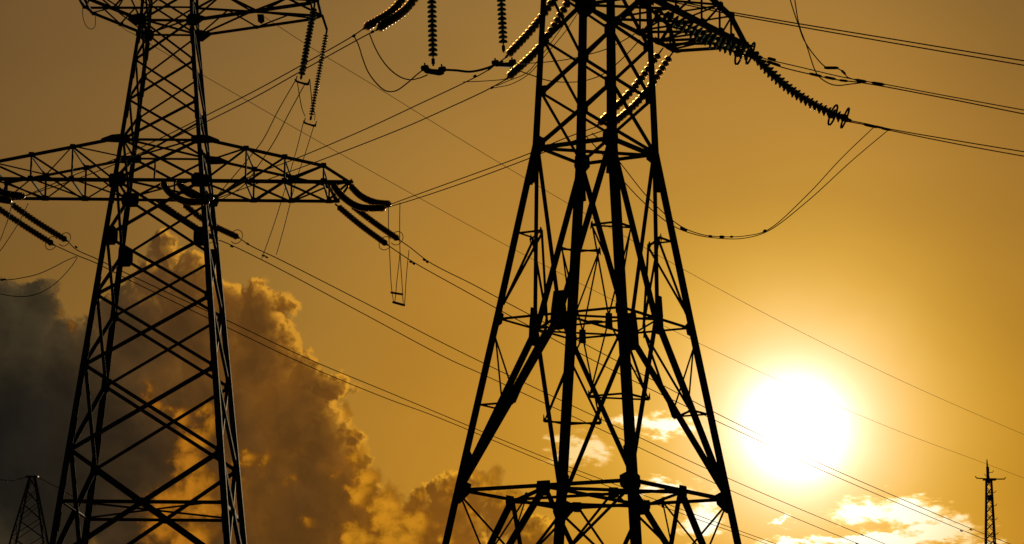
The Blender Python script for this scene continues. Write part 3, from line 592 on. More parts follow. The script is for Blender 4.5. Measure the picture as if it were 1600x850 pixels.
for i in range(4):
    n = fn(i); e = (rc((i+1) % 4, 10)-rc(i, 10)).normalized()
    def B(name, a, b, w, off=0.0): return angle_bar(name, rp, fp(i, *a), fp(i, *b), w, n, off)
    # X panels of the shaft
    nodes = [23.72, 25.55, 27.4, 29.3, 31.3, 33.2, 34.8, 36]
    for a, b in zip(nodes, nodes[1:]):
        w = .115 if a < 29 else .095
        B('diagonal_brace', (0.02, a), (.98, b), w, -.03); B('diagonal_brace', (.98, a), (.02, b), w*.8, .022)
    # waist, arm and ring levels
    for z, w in ((23.62, .13), (29.3, .13), (31.4, .10), (36, .1)): B('horizontal_strut', (0, z), (1, z), w, -.05)
    zw, zm, zg = 23.55, 17.65, 11.85
    B('horizontal_strut', (0, zm), (1, zm), .075, -.04); B('horizontal_strut', (0, zg), (1, zg), .12, -.04)
    B('diagonal_brace', (.03, zw), (.5, zm), .15, -.02); B('diagonal_brace', (.97, zw), (.5, zm), .15, .02)
    B('diagonal_brace', (.5, zm), (.01, zg+.3), .17, -.02); B('diagonal_brace', (.5, zm), (.99, zg+.3), .17, .02)
    B('diagonal_brace', (.5, zg), (.01, 5.0), .17, -.02); B('diagonal_brace', (.5, zg), (.99, 5.0), .17, .02)
    B('horizontal_strut', (0, 5.0), (1, 5.0), .12, -.04)
    B('diagonal_brace', (.5, 5.0), (.01, .2), .17, -.02); B('diagonal_brace', (.5, 5.0), (.99, .2), .17, .02)
    zb = 20.62; tb = .5*(zw-zb)/(zw-zm)*.5/.5
    zc = 14.72; tcc = .5*(zc-zg)/(zm-zg)
    zd = 9.75; td = .5*(zd-5.0)/(zg-5.0)
    for s in (0, 1):
        f = lambda t: t if s == 0 else 1-t
        B('horizontal_strut', (f(0), zb), (f(tb), zb), sec, -.045)
        B('secondary_brace', (f(tb), zb-.1), (f(.01), 18.15), sec, -.05)
        B('horizontal_strut', (f(0), zc), (f(tcc), zc), sec, -.045)
        B('secondary_brace', (f(tcc), zc+.1), (f(.01), 17.0), sec, -.05)
        B('secondary_brace', (f(td), zd), (f(.01), zg-.15), .075, -.05)
        B('horizontal_strut', (f(0), zd), (f(td), zd), sec, -.045)
        # wedge gussets where braces leave the legs
        plate('gusset_plate', rp, [fp(i, f(.0), 24.1), fp(i, f(.12), 23.85), fp(i, f(.13), 23.5), fp(i, f(.06), 23.3), fp(i, f(.095), 22.35), fp(i, f(.0), 22.3)], n, off=.006)
        plate('gusset_plate', rp, [fp(i, f(.0), 13.3), fp(i, f(.045), 12.95), fp(i, f(.022), 12.15), fp(i, f(.072), 12.02), fp(i, f(.072), 11.7), fp(i, f(.03), 11.4), fp(i, f(.0), 11.35)], n, off=.006)
        plate('gusset_plate', rp, [fp(i, f(.0), 29.75), fp(i, f(.2), 29.6), fp(i, f(.2), 29.05), fp(i, f(.0), 28.75)], n, off=.006)
        plate('gusset_plate', rp, [fp(i, f(tb-.008), zb+.12), fp(i, f(tb+.008), zb+.05), fp(i, f(tb+.012), zb-.2), fp(i, f(tb-.016), zb-.06)], n, off=.03)
        plate('gusset_plate', rp, [fp(i, f(tcc-.012), zc+.05), fp(i, f(tcc+.008), zc+.2), fp(i, f(tcc+.006), zc-.05), fp(i, f(tcc-.012), zc-.06)], n, off=.03)
        plate('gusset_plate', rp, [fp(i, f(.0), zm+.3), fp(i, f(.05), zm+.12), fp(i, f(.05), zm-.2), fp(i, f(0), zm-.35)], n, off=.03)
    c = fp(i, .5, zm)
    plate('gusset_plate', rp, [c+e*a+Vector((0, 0, b)) for a, b in ((-.2, .74), (.2, .74), (.29, .12), (.33, -.5), (.15, -.58), (-.15, -.58), (-.33, -.5), (-.29, .12))], n, off=.034, th=.02)
    c = fp(i, .5, zg)
    plate('gusset_plate', rp, [c+e*a+Vector((0, 0, b)) for a, b in ((-.24, .14), (.24, .14), (.28, -.1), (.2, -.36), (-.2, -.36), (-.28, -.1))], n, off=.034)
    sp = []
    for a in (-.24, -.12, 0, .12, .24):
        for b in (.1, -.1, -.3, -.5): sp.append((fp(i, .5, zm)+e*a+Vector((0, 0, b))+n*.04, n))
    bolts('gusset_bolts', rp, sp)
    for a in nodes[:-1]:
        for s in (.06, .94):
            c = fp(i, s, a+.05)
            plate('gusset_plate', rp, [c+e*x+Vector((0, 0, b)) for x, b in ((-.1, -.17), (.1, -.17), (.12, 0), (.1, .17), (-.1, .17))], n, off=.004)
up = Vector((0, 0, 1))
# horizontal diaphragms: diamond and cross between mid-face gussets, corner sub-frames
for z, w in ((17.62, .07), (11.8, .105)):
    mids = [fp(i, .5, z) for i in range(4)]
    for i in range(4): plan_bar('diaphragm_strut', rp, mids[i], mids[(i+1) % 4], w, -.03)
    plan_bar('diaphragm_strut', rp, mids[0], mids[2], w, .02); plan_bar('diaphragm_strut', rp, mids[1], mids[3], w, .05)
    c = Vector((0, 0, z)); plate('gusset_plate', rp, [c+Vector((math.cos(a), math.sin(a), 0))*.3 for a in [k*math.pi/4 for k in range(8)]], up, off=.09)
for i in range(4):
    j = (i+3) % 4                       # corner i touches face i (t=0 side) and face j (t=1 side)
    bi = fp(i, tb, zb); bj = fp(j, 1-tb, zb)
    angle_bar('horizontal_strut', rp, bi, bj, sec, up, -.02)
    q = (fp(i, .5, 17.6)+fp(j, .5, 17.6))/2
    angle_bar('secondary_brace', rp, bi, q, sec, fn(i), 0); angle_bar('secondary_brace', rp, bj, q, sec, fn(j), 0)
    ci = fp(i, tcc, zc); cj = fp(j, 1-tcc, zc)
    angle_bar('horizontal_strut', rp, ci, cj, sec, up, -.02)
    angle_bar('secondary_brace', rp, ci, q-up*.1, sec, fn(i), 0); angle_bar('secondary_brace', rp, cj, q-up*.1, sec, fn(j), 0)
    rad = Vector((q.x, q.y, 0)).normalized(); tan = up.cross(rad)
    plate('gusset_plate', rp, [q+tan*a+up*b for a, b in ((-.11, .12), (.11, .12), (.13, -.36), (-.13, -.36))], rad, off=.02)
    q2 = (fp(i, .5, 11.75)+fp(j, .5, 11.75))/2
    di = fp(i, td, zd); dj = fp(j, 1-td, zd)
    angle_bar('secondary_brace', rp, di, q2, sec, fn(i), 0); angle_bar('secondary_brace', rp, dj, q2, sec, fn(j), 0)
    angle_bar('horizontal_strut', rp, di, dj, sec, up, -.02)
    plate('gusset_plate', rp, [q2+tan*a+up*b for a, b in ((-.15, .1), (.15, .1), (.19, -.12), (.1, -.25), (-.1, -.25), (-.19, -.12))], rad, off=.02)
plan_bar('diaphragm_strut', rp, rc(0, 23.6), rc(2, 23.6), .1, 0)
plan_bar('diaphragm_strut', rp, rc(1, 23.6), rc(3, 23.6), .1, .03)

_angle, _plan, _plate = angle_bar, plan_bar, plate
def crossarm(parent, corner, other, U, n_side, z0, nodes, tipA, tipB, ztop0, ztopN, w=.15, end=True):
    """box crossarm: two parallel trusses leaving from two body corners along U"""
    root = [None]
    def hang(o):
        if root[0] is None: root[0] = o; o.name = 'crossarm'
        else: o.parent = root[0]
        return o
    def angle_bar(*a, **k): return hang(_angle(*a, **k))
    def plan_bar(*a, **k): return hang(_plan(*a, **k))
    def plate(*a, **k): return hang(_plate(*a, **k))
    def zt(s): return ztop0+(ztopN-ztop0)*s/nodes[-1]
    sides = []
    for c0, tip, sgn in ((corner, tipA, 1), (other, tipB, -1)):
        base = Vector((c0.x, c0.y, 0)); nn = n_side*sgn
        lo = lambda s, base=base: base+U*s+up*z0
        hi = lambda s, base=base: base+U*s+up*zt(s)
        sides.append((lo, hi, tip))
        angle_bar('crossarm_chord', parent, lo(-.15), lo(tip), w, nn, .02)
        angle_bar('crossarm_chord', parent, hi(-.15), hi(nodes[-1]), w*.85, nn, .02)
        angle_bar('crossarm_chord', parent, hi(nodes[-1]), lo(tip-.12), w*.8, nn, .02)
        prev = 0.0
        for k, s in enumerate(nodes):
            angle_bar('crossarm_post', parent, hi(s), lo(s), .085, nn, -.02)
            angle_bar('crossarm_diagonal', parent, hi(s), lo(prev+.12), .09, nn, .0)
            for q in (hi(s)-up*.03, lo(s)):
                plate('gusset_plate', parent, [q+U*a+up*b for a, b in ((-.17, -.1), (.17, -.1), (.12, .16), (-.12, .16))], nn, off=.035)
            prev = s
        q = lo(.1)
        plate('gusset_plate', parent, [q+U*a+up*b for a, b in ((-.3, -.32), (.22, -.32), (.32, 0), (.22, .3), (-.3, .3))], nn, off=.04)
        q = hi(.1)
        plate('gusset_plate', parent, [q+U*a+up*b for a, b in ((-.25, -.22), (.28, -.2), (.75, -.16), (.7, -.02), (.2, .18), (-.25, .22))], nn, off=.04)
    (la, ha, ta), (lb, hb, tb_) = sides
    ss = [0.0]+list(nodes)
    for k in range(len(ss)-1):
        a, b = ss[k], ss[k+1]
        plan_bar('crossarm_cross_brace', parent, la(a), lb(b), .085, -.03); plan_bar('crossarm_cross_brace', parent, lb(a), la(b), .085, .03)
        plan_bar('crossarm_cross_brace', parent, ha(b), hb(b), .07, .0)
        plan_bar('crossarm_cross_brace', parent, (ha if k % 2 else hb)(a), (hb if k % 2 else ha)(b), .07, .03)
        plan_bar('crossarm_cross_brace', parent, la(b), lb(b), .08, .07)
    plan_bar('crossarm_end_beam', parent, la(ta), lb(tb_), .13, .0)
    plan_bar('crossarm_cross_brace', parent, la(ss[-1]), lb(tb_), .08, .1); plan_bar('crossarm_cross_brace', parent, lb(ss[-1]), la(ta), .08, .13)
    plan_bar('crossarm_cross_brace', parent, hb(ss[-1]), la(ta), .07, .0)
    for l, tt in ((la, ta), (lb, tb_)):
        q = l(tt-.1)
        plate('gusset_plate', parent, [q+U*a+n_side*b for a, b in ((-.35, -.14), (.16, -.2), (.2, .2), (-.35, .14))], up, off=-.02, th=.03)

U58 = Vector((math.cos(YAW+math.pi/4), math.sin(YAW+math.pi/4), 0)); side = up.cross(U58)
crossarm(rp, rc(2, 29.3), rc(3, 29.3), U58, -side, 29.3, [2.1, 4.05, 5.45, 6.35], 7.7, 6.95, 31.4, 30.12, .18)
crossarm(rp, rc(1, 29.3), rc(0, 29.3), -U58, -side, 29.3, [2.1, 4.05, 5.45, 6.35], 7.7, 7.5, 31.4, 30.12, .18)
# inner framing of the body at the arm level
for z in (29.3, 31.4):
    plan_bar('diaphragm_strut', rp, rc(0, z), rc(2, z), .1, .09); plan_bar('diaphragm_strut', rp, rc(1, z), rc(3, z), .1, .12)

# ------------------------------------------------------------------ left pylon (further, seen face-on)
lp = empty('lattice_pylon', (-16.8, 131.8, 0))
tag(lp, 'farther dark lattice pylon on the left with a long flat crossarm', 'pylon', 'lattice pylons carrying the power line')
LZs = [0, 15.17, 32.7, 38.8, 44.5]; LH = [5.46, 3.79, 1.87, 1.25, .95]
def lc(i, z):
    h = interp(z, LZs, LH); s, t_ = ((-1, -1), (1, -1), (1, 1), (-1, 1))[i]
    return Vector((s*h, t_*h*1.125, z))
def lf(i, t, z): return lc(i, z).lerp(lc((i+1) % 4, z), t)
LN = [Vector((0, -1, 0)), Vector((1, 0, 0)), Vector((0, 1, 0)), Vector((-1, 0, 0))]
for i in range(4):
    e1 = (lc((i+1) % 4, 10)-lc(i, 10)).normalized(); e2 = (lc((i+3) % 4, 10)-lc(i, 10)).normalized()
    leg_bar('leg', lp, [lc(i, z) for z in (0, 15.17, 25, 27.87, 32.7, 38.8, 44.5)], e1, e2, [.31, .3, .28, .26, .21, .17, .14])
    sp = []
    for z in [6+z*.42 for z in range(0, 90)]:
        sp.append((lc(i, z)+e1*.02, e2))
        if z > 24 and z < 31: sp.append((lc(i, z+.15)+e2*.02, e1)); sp.append((lc(i, z+.3)+e1*.02, e2))
    bolts('step_bolts', lp, sp, .014, .075)
    # splice angles standing proud of the leg
    for z in (10.5, 14.2, 18.6, 22.2, 25.4, 29.9, 34.2, 36.2, 38.0):
        w = interp(z, [0, 44], [.33, .17]); q = lc(i, z)
        for ea, eb in ((e1, e2), (e2, e1)):
            h = (lc(i, z+.45)-lc(i, z-.45))/2
            plate('splice_plate', lp, [q-h-ea*.04, q-h+ea*w*.8, q+h+ea*w*.8, q+h-ea*.04], eb, off=-.03, th=.02)
nodes = [0.3, 6.2, 12.4, 17.57, 21.6, 25.0, 27.87, 30.68, 32.7, 34.7, 36.75, 38.8, 40.3, 42.3, 44.3]
for i in range(4):
    n = LN[i]; e = (lc((i+1) % 4, 10)-lc(i, 10)).normalized()
    for a, b in zip(nodes, nodes[1:]):
        w = interp(a, [6, 12.4, 20, 30, 34, 44], [.22, .22, .165, .13, .105, .09])
        angle_bar('diagonal_brace', lp, lf(i, .01, a), lf(i, .99, b), w, n, -.04)
        angle_bar('diagonal_brace', lp, lf(i, .99, a), lf(i, .01, b), w*.92, n, .03)
    for z, w in ((15.17, .16), (6.2, .16), (30.68, .15), (32.7, .11), (38.8, .11), (40.2, .1), (44.3, .1)):
        angle_bar('horizontal_strut', lp, lf(i, 0, z), lf(i, 1, z), w, n, -.06)
    for z, wx, hz_ in ((27.87, .62, .47), (30.68, .55, .36), (21.6, .3, .3), (25.0, .3, .26), (17.57, .3, .3), (12.4, .3, .3), (34.7, .2, .2), (36.75, .2, .2), (38.8, .3, .25), (32.7, .42, .22)):
        for s in (0, 1):
            c = lf(i, s, z); d_ = e if s == 0 else -e
            plate('gusset_plate', lp, [c+d_*a+up*b for a, b in ((-.03, -hz_), (wx*.8, -hz_*.95), (wx, -hz_*.4), (wx, hz_*.5), (wx*.7, hz_), (-.03, hz_))], n, off=.008)
    c = lf(i, .5, 15.17)
    plate('gusset_plate', lp, [c+e*a+up*b for a, b in ((-.26, 0), (0, .2), (.26, 0), (0, -.2))], n, off=.05)
    if i in (0, 2):
        angle_bar('hanger', lp, lf(i, .45, 31.75), lf(i, .45, 30.68), .08, n, 0)
for z in (30.7, 32.7, 38.8, 15.17):
    plan_bar('diaphragm_strut', lp, lc(0, z), lc(2, z), .09, .05); plan_bar('diaphragm_strut', lp, lc(1, z), lc(3, z), .09, .08)
X = Vector((1, 0, 0)); Y = Vector((0, 1, 0))
def flat(i, z, yy): return Vector((lc(i, z).x, yy, z))
yA, yB = -2.194, 2.194
crossarm(lp, flat(1, 31.5, yA), flat(2, 31.5, yB), X, -Y, 30.68, [2.1, 3.95, 5.8], 7.15, 6.25, 32.72, 31.46, .165)
crossarm(lp, flat(0, 31.5, yA), flat(3, 31.5, yB), -X, -Y, 30.68, [2.15, 4.1, 6.0], 7.3, 6.4, 32.72, 31.46, .165)
# top crossarm
def top_arm(sx, reach, ztipl, ztipt, nn):
    root = [None]
    def hang(o):
        if root[0] is None: root[0] = o; o.name = 'crossarm'
        else: o.parent = root[0]
        return o
    def angle_bar(*a, **k): return hang(_angle(*a, **k))
    def plan_bar(*a, **k): return hang(_plan(*a, **k))
    def plate(*a, **k): return hang(_plate(*a, **k))
    for yy, sg in ((-1.395, -1), (1.395, 1)):
        b0 = Vector((sx*1.25, yy, 38.8)); b1 = Vector((sx*1.1, yy, 40.2))
        L0 = Vector((sx*reach, yy, ztipl)); L1 = Vector((sx*(reach+.35), yy, ztipt))
        N = Vector((0, sg, 0))
        angle_bar('crossarm_chord', lp, b0, L0, .15, N, .02); angle_bar('crossarm_chord', lp, b1, L1, .13, N, .02)
        angle_bar('crossarm_post', lp, L0, L1, .1, N, 0)
        for k in range(nn):
            u0 = (k+.0)/nn; u1 = (k+1)/nn; um = (u0+u1)/2
            angle_bar('crossarm_diagonal', lp, b0.lerp(L0, u0), b1.lerp(L1, um), .08, N, 0)
            if k < nn-1: angle_bar('crossarm_diagonal', lp, b1.lerp(L1, um), b0.lerp(L0, u1), .08, N, 0)
            q = b0.lerp(L0, u1*.97)
            plate('gusset_plate', lp, [q+X*a+up*b for a, b in ((-.14, -.08), (.14, -.08), (.1, .12), (-.1, .12))], N, off=.03)
        q = b0+X*sx*.1
        plate('gusset_plate', lp, [q+X*sx*a+up*b for a, b in ((-.3, -.3), (.1, -.3), (.5, .02), (.5, .18), (0, .3), (-.3, .3))], N, off=.04)
    A0 = Vector((sx*1.1, -1.395, 40.2)); B0 = Vector((sx*1.1, 1.395, 40.2)); A1 = Vector((sx*(reach+.35), -1.395, ztipt)); B1 = Vector((sx*(reach+.35), 1.395, ztipt))
    C0 = Vector((sx*1.25, -1.395, 38.8)); D0 = Vector((sx*1.25, 1.395, 38.8)); C1 = Vector((sx*reach, -1.395, ztipl)); D1 = Vector((sx*reach, 1.395, ztipl))
    m_ = nn*2
    for k in range(m_):
        u0 = k/m_; u1 = (k+1)/m_
        a, b = ((A0, A1), (B0, B1)) if k % 2 else ((B0, B1), (A0, A1))
        plan_bar('crossarm_cross_brace', lp, a[0].lerp(a[1], u0), b[0].lerp(b[1], u1), .085, .02)
        if k % 2 == 0:
            a, b = ((C0, C1), (D0, D1)) if k % 4 else ((D0, D1), (C0, C1))
            plan_bar('crossarm_cross_brace', lp, a[0].lerp(a[1], u0), b[0].lerp(b[1], min(1, u0+2/m_)), .075, .02)
    plan_bar('crossarm_end_beam', lp, A1, B1, .13, 0); plan_bar('crossarm_end_beam', lp, C1, D1, .1, 0)
    return B1
tipb = top_arm(1, 7.0, 39.72, 39.86, 2)
top_arm(-1, 4.0, 39.9, 40.17, 2)
angle_bar('string_bracket', lp, tipb+Vector((-.05, .05, .1)), Vector((7.57, 1.395, 39.15)), .12, Y, .03)
plate('string_bracket', lp, [Vector((4.35, 0, 39.15))+X*a+up*b for a, b in ((-.1, .35), (.22, .35), (.26, .02), (.12, -.12), (-.06, 0))], Y, th=.12)

# ------------------------------------------------------------------ insulator strings
def disc_mesh(rad, sp, clear):
    prof_g = [(.030, .055), (.060, .050), (.098, .036), (.126, .016), (.141, -.002), (.150, -.022), (.141, -.038)]
    prof_i = [(.122, .008), (.116, -.018), (.100, .010), (.086, -.016), (.068, .012), (.048, -.010), (.026, .0)]
    prof_c = [(.0, .078), (.034, .078), (.052, .062), (.055, .030), (.052, .006), (.028, .0), (.024, -.02), (.024, -.072*max(1, sp/.16)), (.0, -.068*max(1, sp/.16))]
    prof_c[0] = (.0, .082*max(1, sp/.19)); prof_c[1] = (.034, .082*max(1, sp/.19))
    seg = 20; k = rad/.140; zz = min(sp, .17)/.146
    def lathe(pr):
        V = []; F = []; n = len(pr)
        for r_, z in pr:
            for a in range(seg): V.append(Vector((r_*k*math.cos(2*math.pi*a/seg), r_*k*math.sin(2*math.pi*a/seg), z*zz)))
        for i in range(n-1):
            for a in range(seg): F.append((i*seg+a, (i+1)*seg+a, (i+1)*seg+(a+1) % seg, i*seg+(a+1) % seg))
        return V, F
    g = lathe(prof_g); gi_ = lathe(prof_i); c = lathe(prof_c); V, F = join([g, gi_, c])
    me = mesh('insulator_disc', V, F, GLASS, True); me.materials.append(IRON); me.materials.append(LIP); me.materials.append(SKIRT)
    ng = len(g[1]); ni = ng+len(gi_[1])
    for i, p in enumerate(me.polygons): p.material_index = 1 if i >= ni else (2 if 3*seg <= i < ng and clear else (3 if 1*seg <= i < 3*seg and clear else 0))
    return me
_disc = {}
def ring_mesh(R_, r_, a0, a1, seg=22):
    pts = [Vector((R_*math.cos(a0+(a1-a0)*i/seg), R_*math.sin(a0+(a1-a0)*i/seg), 0)) for i in range(seg+1)]
    return tube(pts, r_, 6)
def sample(pts, dist):
    out = []; acc = 0; i = 0
    for a, b in zip(pts, pts[1:]):
        L = (b-a).length
        while i < len(dist) and dist[i] <= acc+L+1e-9:
            out.append((a.lerp(b, (dist[i]-acc)/L), (b-a).normalized())); i += 1
        acc += L
    while len(out) < len(dist): out.append((pts[-1], (pts[-1]-pts[-2]).normalized()))
    return out
for label, group, pts, ring, sc, lead, tail in STRINGS:
    P = spline(pts, 12); L = sum((b-a).length for a, b in zip(P, P[1:]))
    th = empty('insulator_string', P[0]); tag(th, label, 'insulator', group)
    o0 = P[0]; loc = [p-o0 for p in P]
    pitch = {'glass insu': .26, 'insulator strings tensioning the line that l': .18, 'suspensi': .16, 'insulator strings on the left': .24}
    sp = .150*sc; rad = (.158 if 'on the left pylon' in group or 'that leaves' in group else .145)*sc
    for k_, v_ in pitch.items():
        if group.startswith(k_): sp = v_*sc; key = (round(rad, 3), round(sp, 3), not ('suspension' in group or 'that leaves' in group))
    if key not in _disc: _disc[key] = disc_mesh(*key)
    horned = ring > 0
    lead_ = lead if lead > .3 else .25
    nd = int((L-lead_-tail)/sp+.5); st = (L-lead_-tail)/nd; ds = [lead_+st*(i+.5) for i in range(nd)]
    for p, d in sample(loc, ds):
        o = link('insulator_disc', _disc[key], th, p)
        q = (-d).to_track_quat('Z', 'Y'); o.rotation_euler = (q.to_matrix() @ Matrix.Rotation(random.uniform(0, 6.28), 3, 'Z')).to_euler()
    # fittings: shackle chain at the top, yoke and clamp at the bottom
    a = sample(loc, [0, lead_*.35, lead_*.7, lead_, L-tail, L-tail*.5, L])
    parts = [tube([x[0] for x in a[:4]], [.03, .018, .035, .02], 6)]
    for k in (1, 2): parts.append(box(a[k][0], a[k][1]*.06, a[k][1].orthogonal().normalized()*.045, a[k][1].cross(a[k][1].orthogonal()).normalized()*.02))
    V, F = join(parts); link('top_fitting', mesh('top_fitting', V, F, IRON), th)
    V, F = join([tube([x[0] for x in a[4:]], [.02, .05, .035], 6), box(a[5][0], a[5][1]*.09, a[5][1].orthogonal().normalized()*.05, a[5][1].cross(a[5][1].orthogonal()).normalized()*.03)])
    link('end_clamp', mesh('end_clamp', V, F, IRON), th)
    if horned:
        right = 'right pylon' in label
        spots = [(L-tail-(.35 if 'front' in label or 'lower of two' in label else .02), .39 if right else .36)]
        for k, (dd, rr) in enumerate(spots):
            (p, d), = sample(loc, [dd])
            front = 'front' in label or 'lower' in label
            a0, a1 = (-2.5, 2.6) if not front else (.6, 5.7)
            if right: a0, a1 = (.25, 2*math.pi+.0)
            parts = [ring_mesh(rr, .038 if right else .02, a0, a1)]
            parts.append(tube([Vector((0, 0, 0)), Vector((rr*math.cos(a1), rr*math.sin(a1), 0))], .014, 5))
            V, F = join(parts)
            o = link('corona_ring', mesh('corona_ring', V, F, IRON, True), th, p)
            q = (-d).to_track_quat('Z', 'Y'); o.rotation_euler = (Matrix.Rotation(R(-15 if 'front' in label or 'lower' in label else -9) if right else 0, 3, 'Z') @ q.to_matrix()).to_euler()
            V, F = tube([p-d*.16, p-d*.02, p+d*.12], [.10, .15, .06], 10); link('end_cap', mesh('end_cap', V, F, IRON, True), th)

# ------------------------------------------------------------------ cables
for label, group, pts, r, clamps in CABLES:
    P = spline(pts, 10); o0 = P[0]; V, F = tube([p-o0 for p in P], r*1.22, 6)
    name = 'spacer_bar' if 'spacer bar' in label else ('jumper_cable' if ('jumper' in label or 'loop' in label or 'drop' in label or 'short' in label) else 'power_cable')
    o = link(name, mesh(name, V, F, ALU, True), None, o0)
    tag(o, label, 'spacer' if name == 'spacer_bar' else 'cable', group)
    for x, y, z, ln, rr in clamps:
        c = Vector((x, y, z)); i = min(range(len(P)), key=lambda k: (P[k]-c).length); d = (P[min(i+1, len(P)-1)]-P[max(i-1, 0)]).normalized()
        c = c-o0
        parts = [tube([c-d*ln/2, c-d*ln*.3, c+d*ln*.3, c+d*ln/2], [rr*.6, rr, rr, rr*.6], 8)]
        if r >= .019 and ln > .4:      # dumb-bell vibration damper slung under the wire
            c2 = c-up*.09; parts = [tube([c2-d*.24, c2-d*.1], .05, 8), tube([c2+d*.1, c2+d*.24], .05, 8), tube([c2-d*.24, c2+d*.24], .012, 5), tube([c, c2], .02, 5)]
        V, F = join(parts); link('cable_clamp', mesh('cable_clamp', V, F, IRON), o)

for label, a, b, h in YOKES:
    a, b = Vector(a), Vector(b); d = (b-a).normalized(); th = empty('yoke_clamp', (a+b)/2); tag(th, label, 'clamp', 'clamps at the foot of the vertical insulator strings')
    L = (b-a).length/2; n = d.cross(up).normalized(); u2 = n.cross(d).normalized()
    if u2.z < 0: u2 = -u2
    big = h > .12
    pts = [(-L-.05, h*.5), (-L*.4, h*.1), (L*.4, h*.1), (L+.05, h*.4), (L+.02, -h*.7), (L*.7, -h), (-L*.8, -h*.75), (-L, -h*.5)]
    plate('yoke_plate', th, [d*x+u2*y for x, y in pts], n, th=.10 if big else .05, mat=IRON)
    for s in (-1, 1):
        V, F = tube([d*s*L+u2*h*.2-n*.1, d*s*L+u2*h*.2+n*.1], h*.55, 10); link('clamp_body', mesh('clamp_body', V, F, IRON), th)
        V, F = tube([d*s*L*.95, d*s*L*.98+u2*h*(1.2 if big else 2.4)], .03, 6); link('clamp_arm', mesh('clamp_arm', V, F, IRON), th)

# ------------------------------------------------------------------ far things
fpn = empty('lattice_pylon', (FAR_PYLON['base'][0], 330, 0))
tag(fpn, 'small distant flat-topped lattice pylon in the bottom left corner under the dark cloud', 'pylon')
zt_ = FAR_PYLON['top'][2]; xb = FAR_PYLON['base'][0]; dxt = FAR_PYLON['top'][0]-xb
def q4(i, z):
    k = (zt_-z)/(zt_-FAR_PYLON['base'][2]); h = .28+(FAR_PYLON['wl']/2-.28)*k; s, t_ = ((-1, -1), (1, -1), (1, 1), (-1, 1))[i]
    return Vector((dxt*max(0, 1-k)+s*h, t_*h, z))
lev = [zt_-.1-v for v in (0, 1.5, 3.1, 5.0, 7.2, 10, 13.5, 18, 24, 32)]+[0.0]
for i in range(4):
    nn = LN[i]
    V, F = tube([q4(i, lev[-1]), q4(i, lev[0])], .11, 4); link('leg', mesh('leg', V, F, FAR_STEEL), fpn)
    for b, a in zip(lev, lev[1:]):
        for s in (0, 1):
            p = q4((i+s) % 4, a); q = q4((i+1-s) % 4, b)
            V, F = tube([p, q], .045, 4); link('diagonal_brace', mesh('diagonal_brace', V, F, FAR_STEEL), fpn)
V, F = box(Vector((dxt, 0, zt_)), X*.72, Y*.5, up*.1); link('top_beam', mesh('top_beam', V, F, FAR_STEEL), fpn)
for pts, lb in zip(FAR_WIRES, ('far faint wire leaving the small distant pylon to the left edge', 'far faint wire leaving the small distant pylon to the right')):
    P = spline(pts, 6); o0 = P[0]; V, F = tube([p-o0 for p in P], .045, 5); tag(link('power_cable', mesh('power_cable', V, F, ALU), None, o0), lb, 'cable', 'wires of the small distant pylon')
c = Vector(FAR_WIRES[0][2]); parts = []
d_ = (Vector(FAR_WIRES[0][1])-c).normalized()
for k in range(7): parts.append(tube([c+d_*(k*.17-.5), c+d_*(k*.17-.42)], [.2, .09], 8))
V, F = join(parts); o = link('insulator_string', mesh('insulator_string', [v-c for v in V], F, GLASS), None, c)
tag(o, 'tiny glinting insulator on the wire left of the small distant pylon', 'insulator')

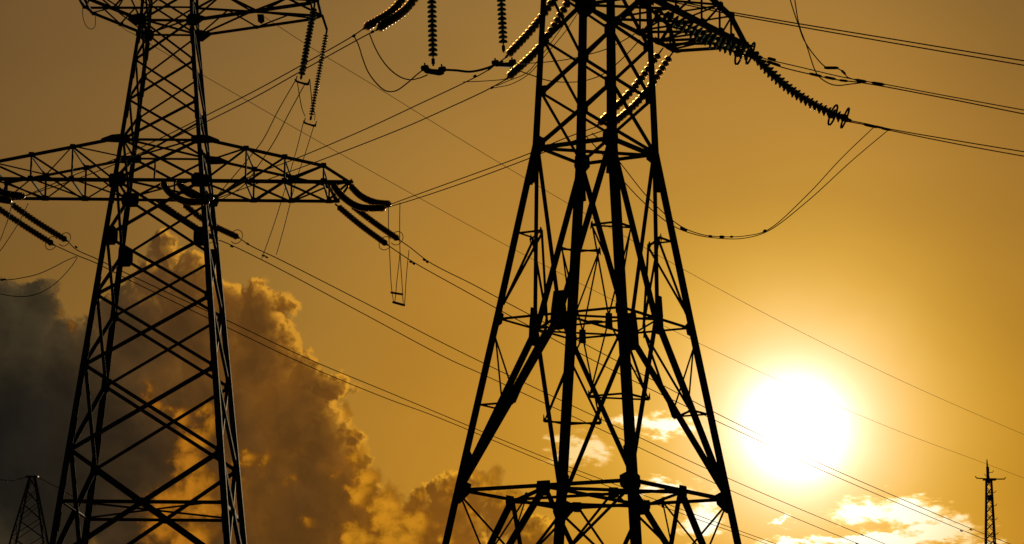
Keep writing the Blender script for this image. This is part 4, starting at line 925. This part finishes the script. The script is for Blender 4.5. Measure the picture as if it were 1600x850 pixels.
mt_ = empty('antenna_mast', (MAST['arm'][0], 400, 0))
tag(mt_, 'slim distant lattice antenna mast with a short cross bar near the right edge', 'mast')
xm = MAST['arm'][0]; zA = MAST['arm'][2]; zT = MAST['top'][2]; dz_ = zA-MAST['bot'][2]
def mm(i, z):
    h = .36+(MAST['w']/2-.36)*(zA-z)/dz_; s, t_ = ((-1, -1), (1, -1), (1, 1), (-1, 1))[i]
    return Vector((s*h, t_*h, z))
lv = [zA-k*1.25 for k in range(0, 30)]+[0.0]
for i in range(4):
    V, F = tube([mm(i, 0), mm(i, zA)], .10, 4); link('leg', mesh('leg', V, F, FAR_STEEL), mt_)
    for k, (b, a) in enumerate(zip(lv, lv[1:])):
        s = k % 2
        for s in (0, 1):
            V, F = tube([mm((i+s) % 4, a), mm((i+1-s) % 4, b)], .05, 4); link('diagonal_brace', mesh('diagonal_brace', V, F, FAR_STEEL), mt_)
dxp = MAST['top'][0]-xm
V, F = join([tube([Vector((dxp*.3, 0, zA-.6)), Vector((dxp*.6, 0, zA+1.1)), Vector((dxp*.8, 0, zT))], [.3, .17, .07], 8), tube([Vector((dxp*.5, 0, zA+.5)), Vector((dxp*.5, 0, zA+1.7))], .22, 8)]); link('top_pole', mesh('top_pole', V, F, FAR_STEEL), mt_)
al, ar = MAST['al'][0]-xm, MAST['ar'][0]-xm
V, F = join([tube([Vector((al, 0, zA+.35)), Vector((al+.15, 0, zA+.08)), Vector((0, 0, zA-.08)), Vector((ar-.1, 0, zA-.02)), Vector((ar, 0, zA+.25))], .09, 5), box(Vector((.1, 0, zA-.1)), X*.9, Y*.5, up*.13)])
link('cross_bar', mesh('cross_bar', V, F, FAR_STEEL), mt_)
for k, (z, s, ln) in enumerate(((zA+.9, 1, .7), (zA+.4, -1, .6), (zA-2.0, 1, 1.0), (zA-3.9, 1, 1.1), (zA-5.9, 1, 1.1), (zA-8.0, 1, 1.2))):
    V, F = tube([Vector((0, 0, z)), Vector((s*ln*.8, 0, z+.02)), Vector((s*ln, 0, z+.3))], .05, 5); link('antenna_rod', mesh('antenna_rod', V, F, FAR_STEEL), mt_)
V, F = tube([Vector((.0, -.45, zA-3.2)), Vector((.0, -.45, zA-2.4))], .33, 10); link('antenna_drum', mesh('antenna_drum', V, F, FAR_STEEL), mt_)

C.render.engine = 'CYCLES'
C.cycles.max_bounces = 6; C.cycles.transmission_bounces = 6
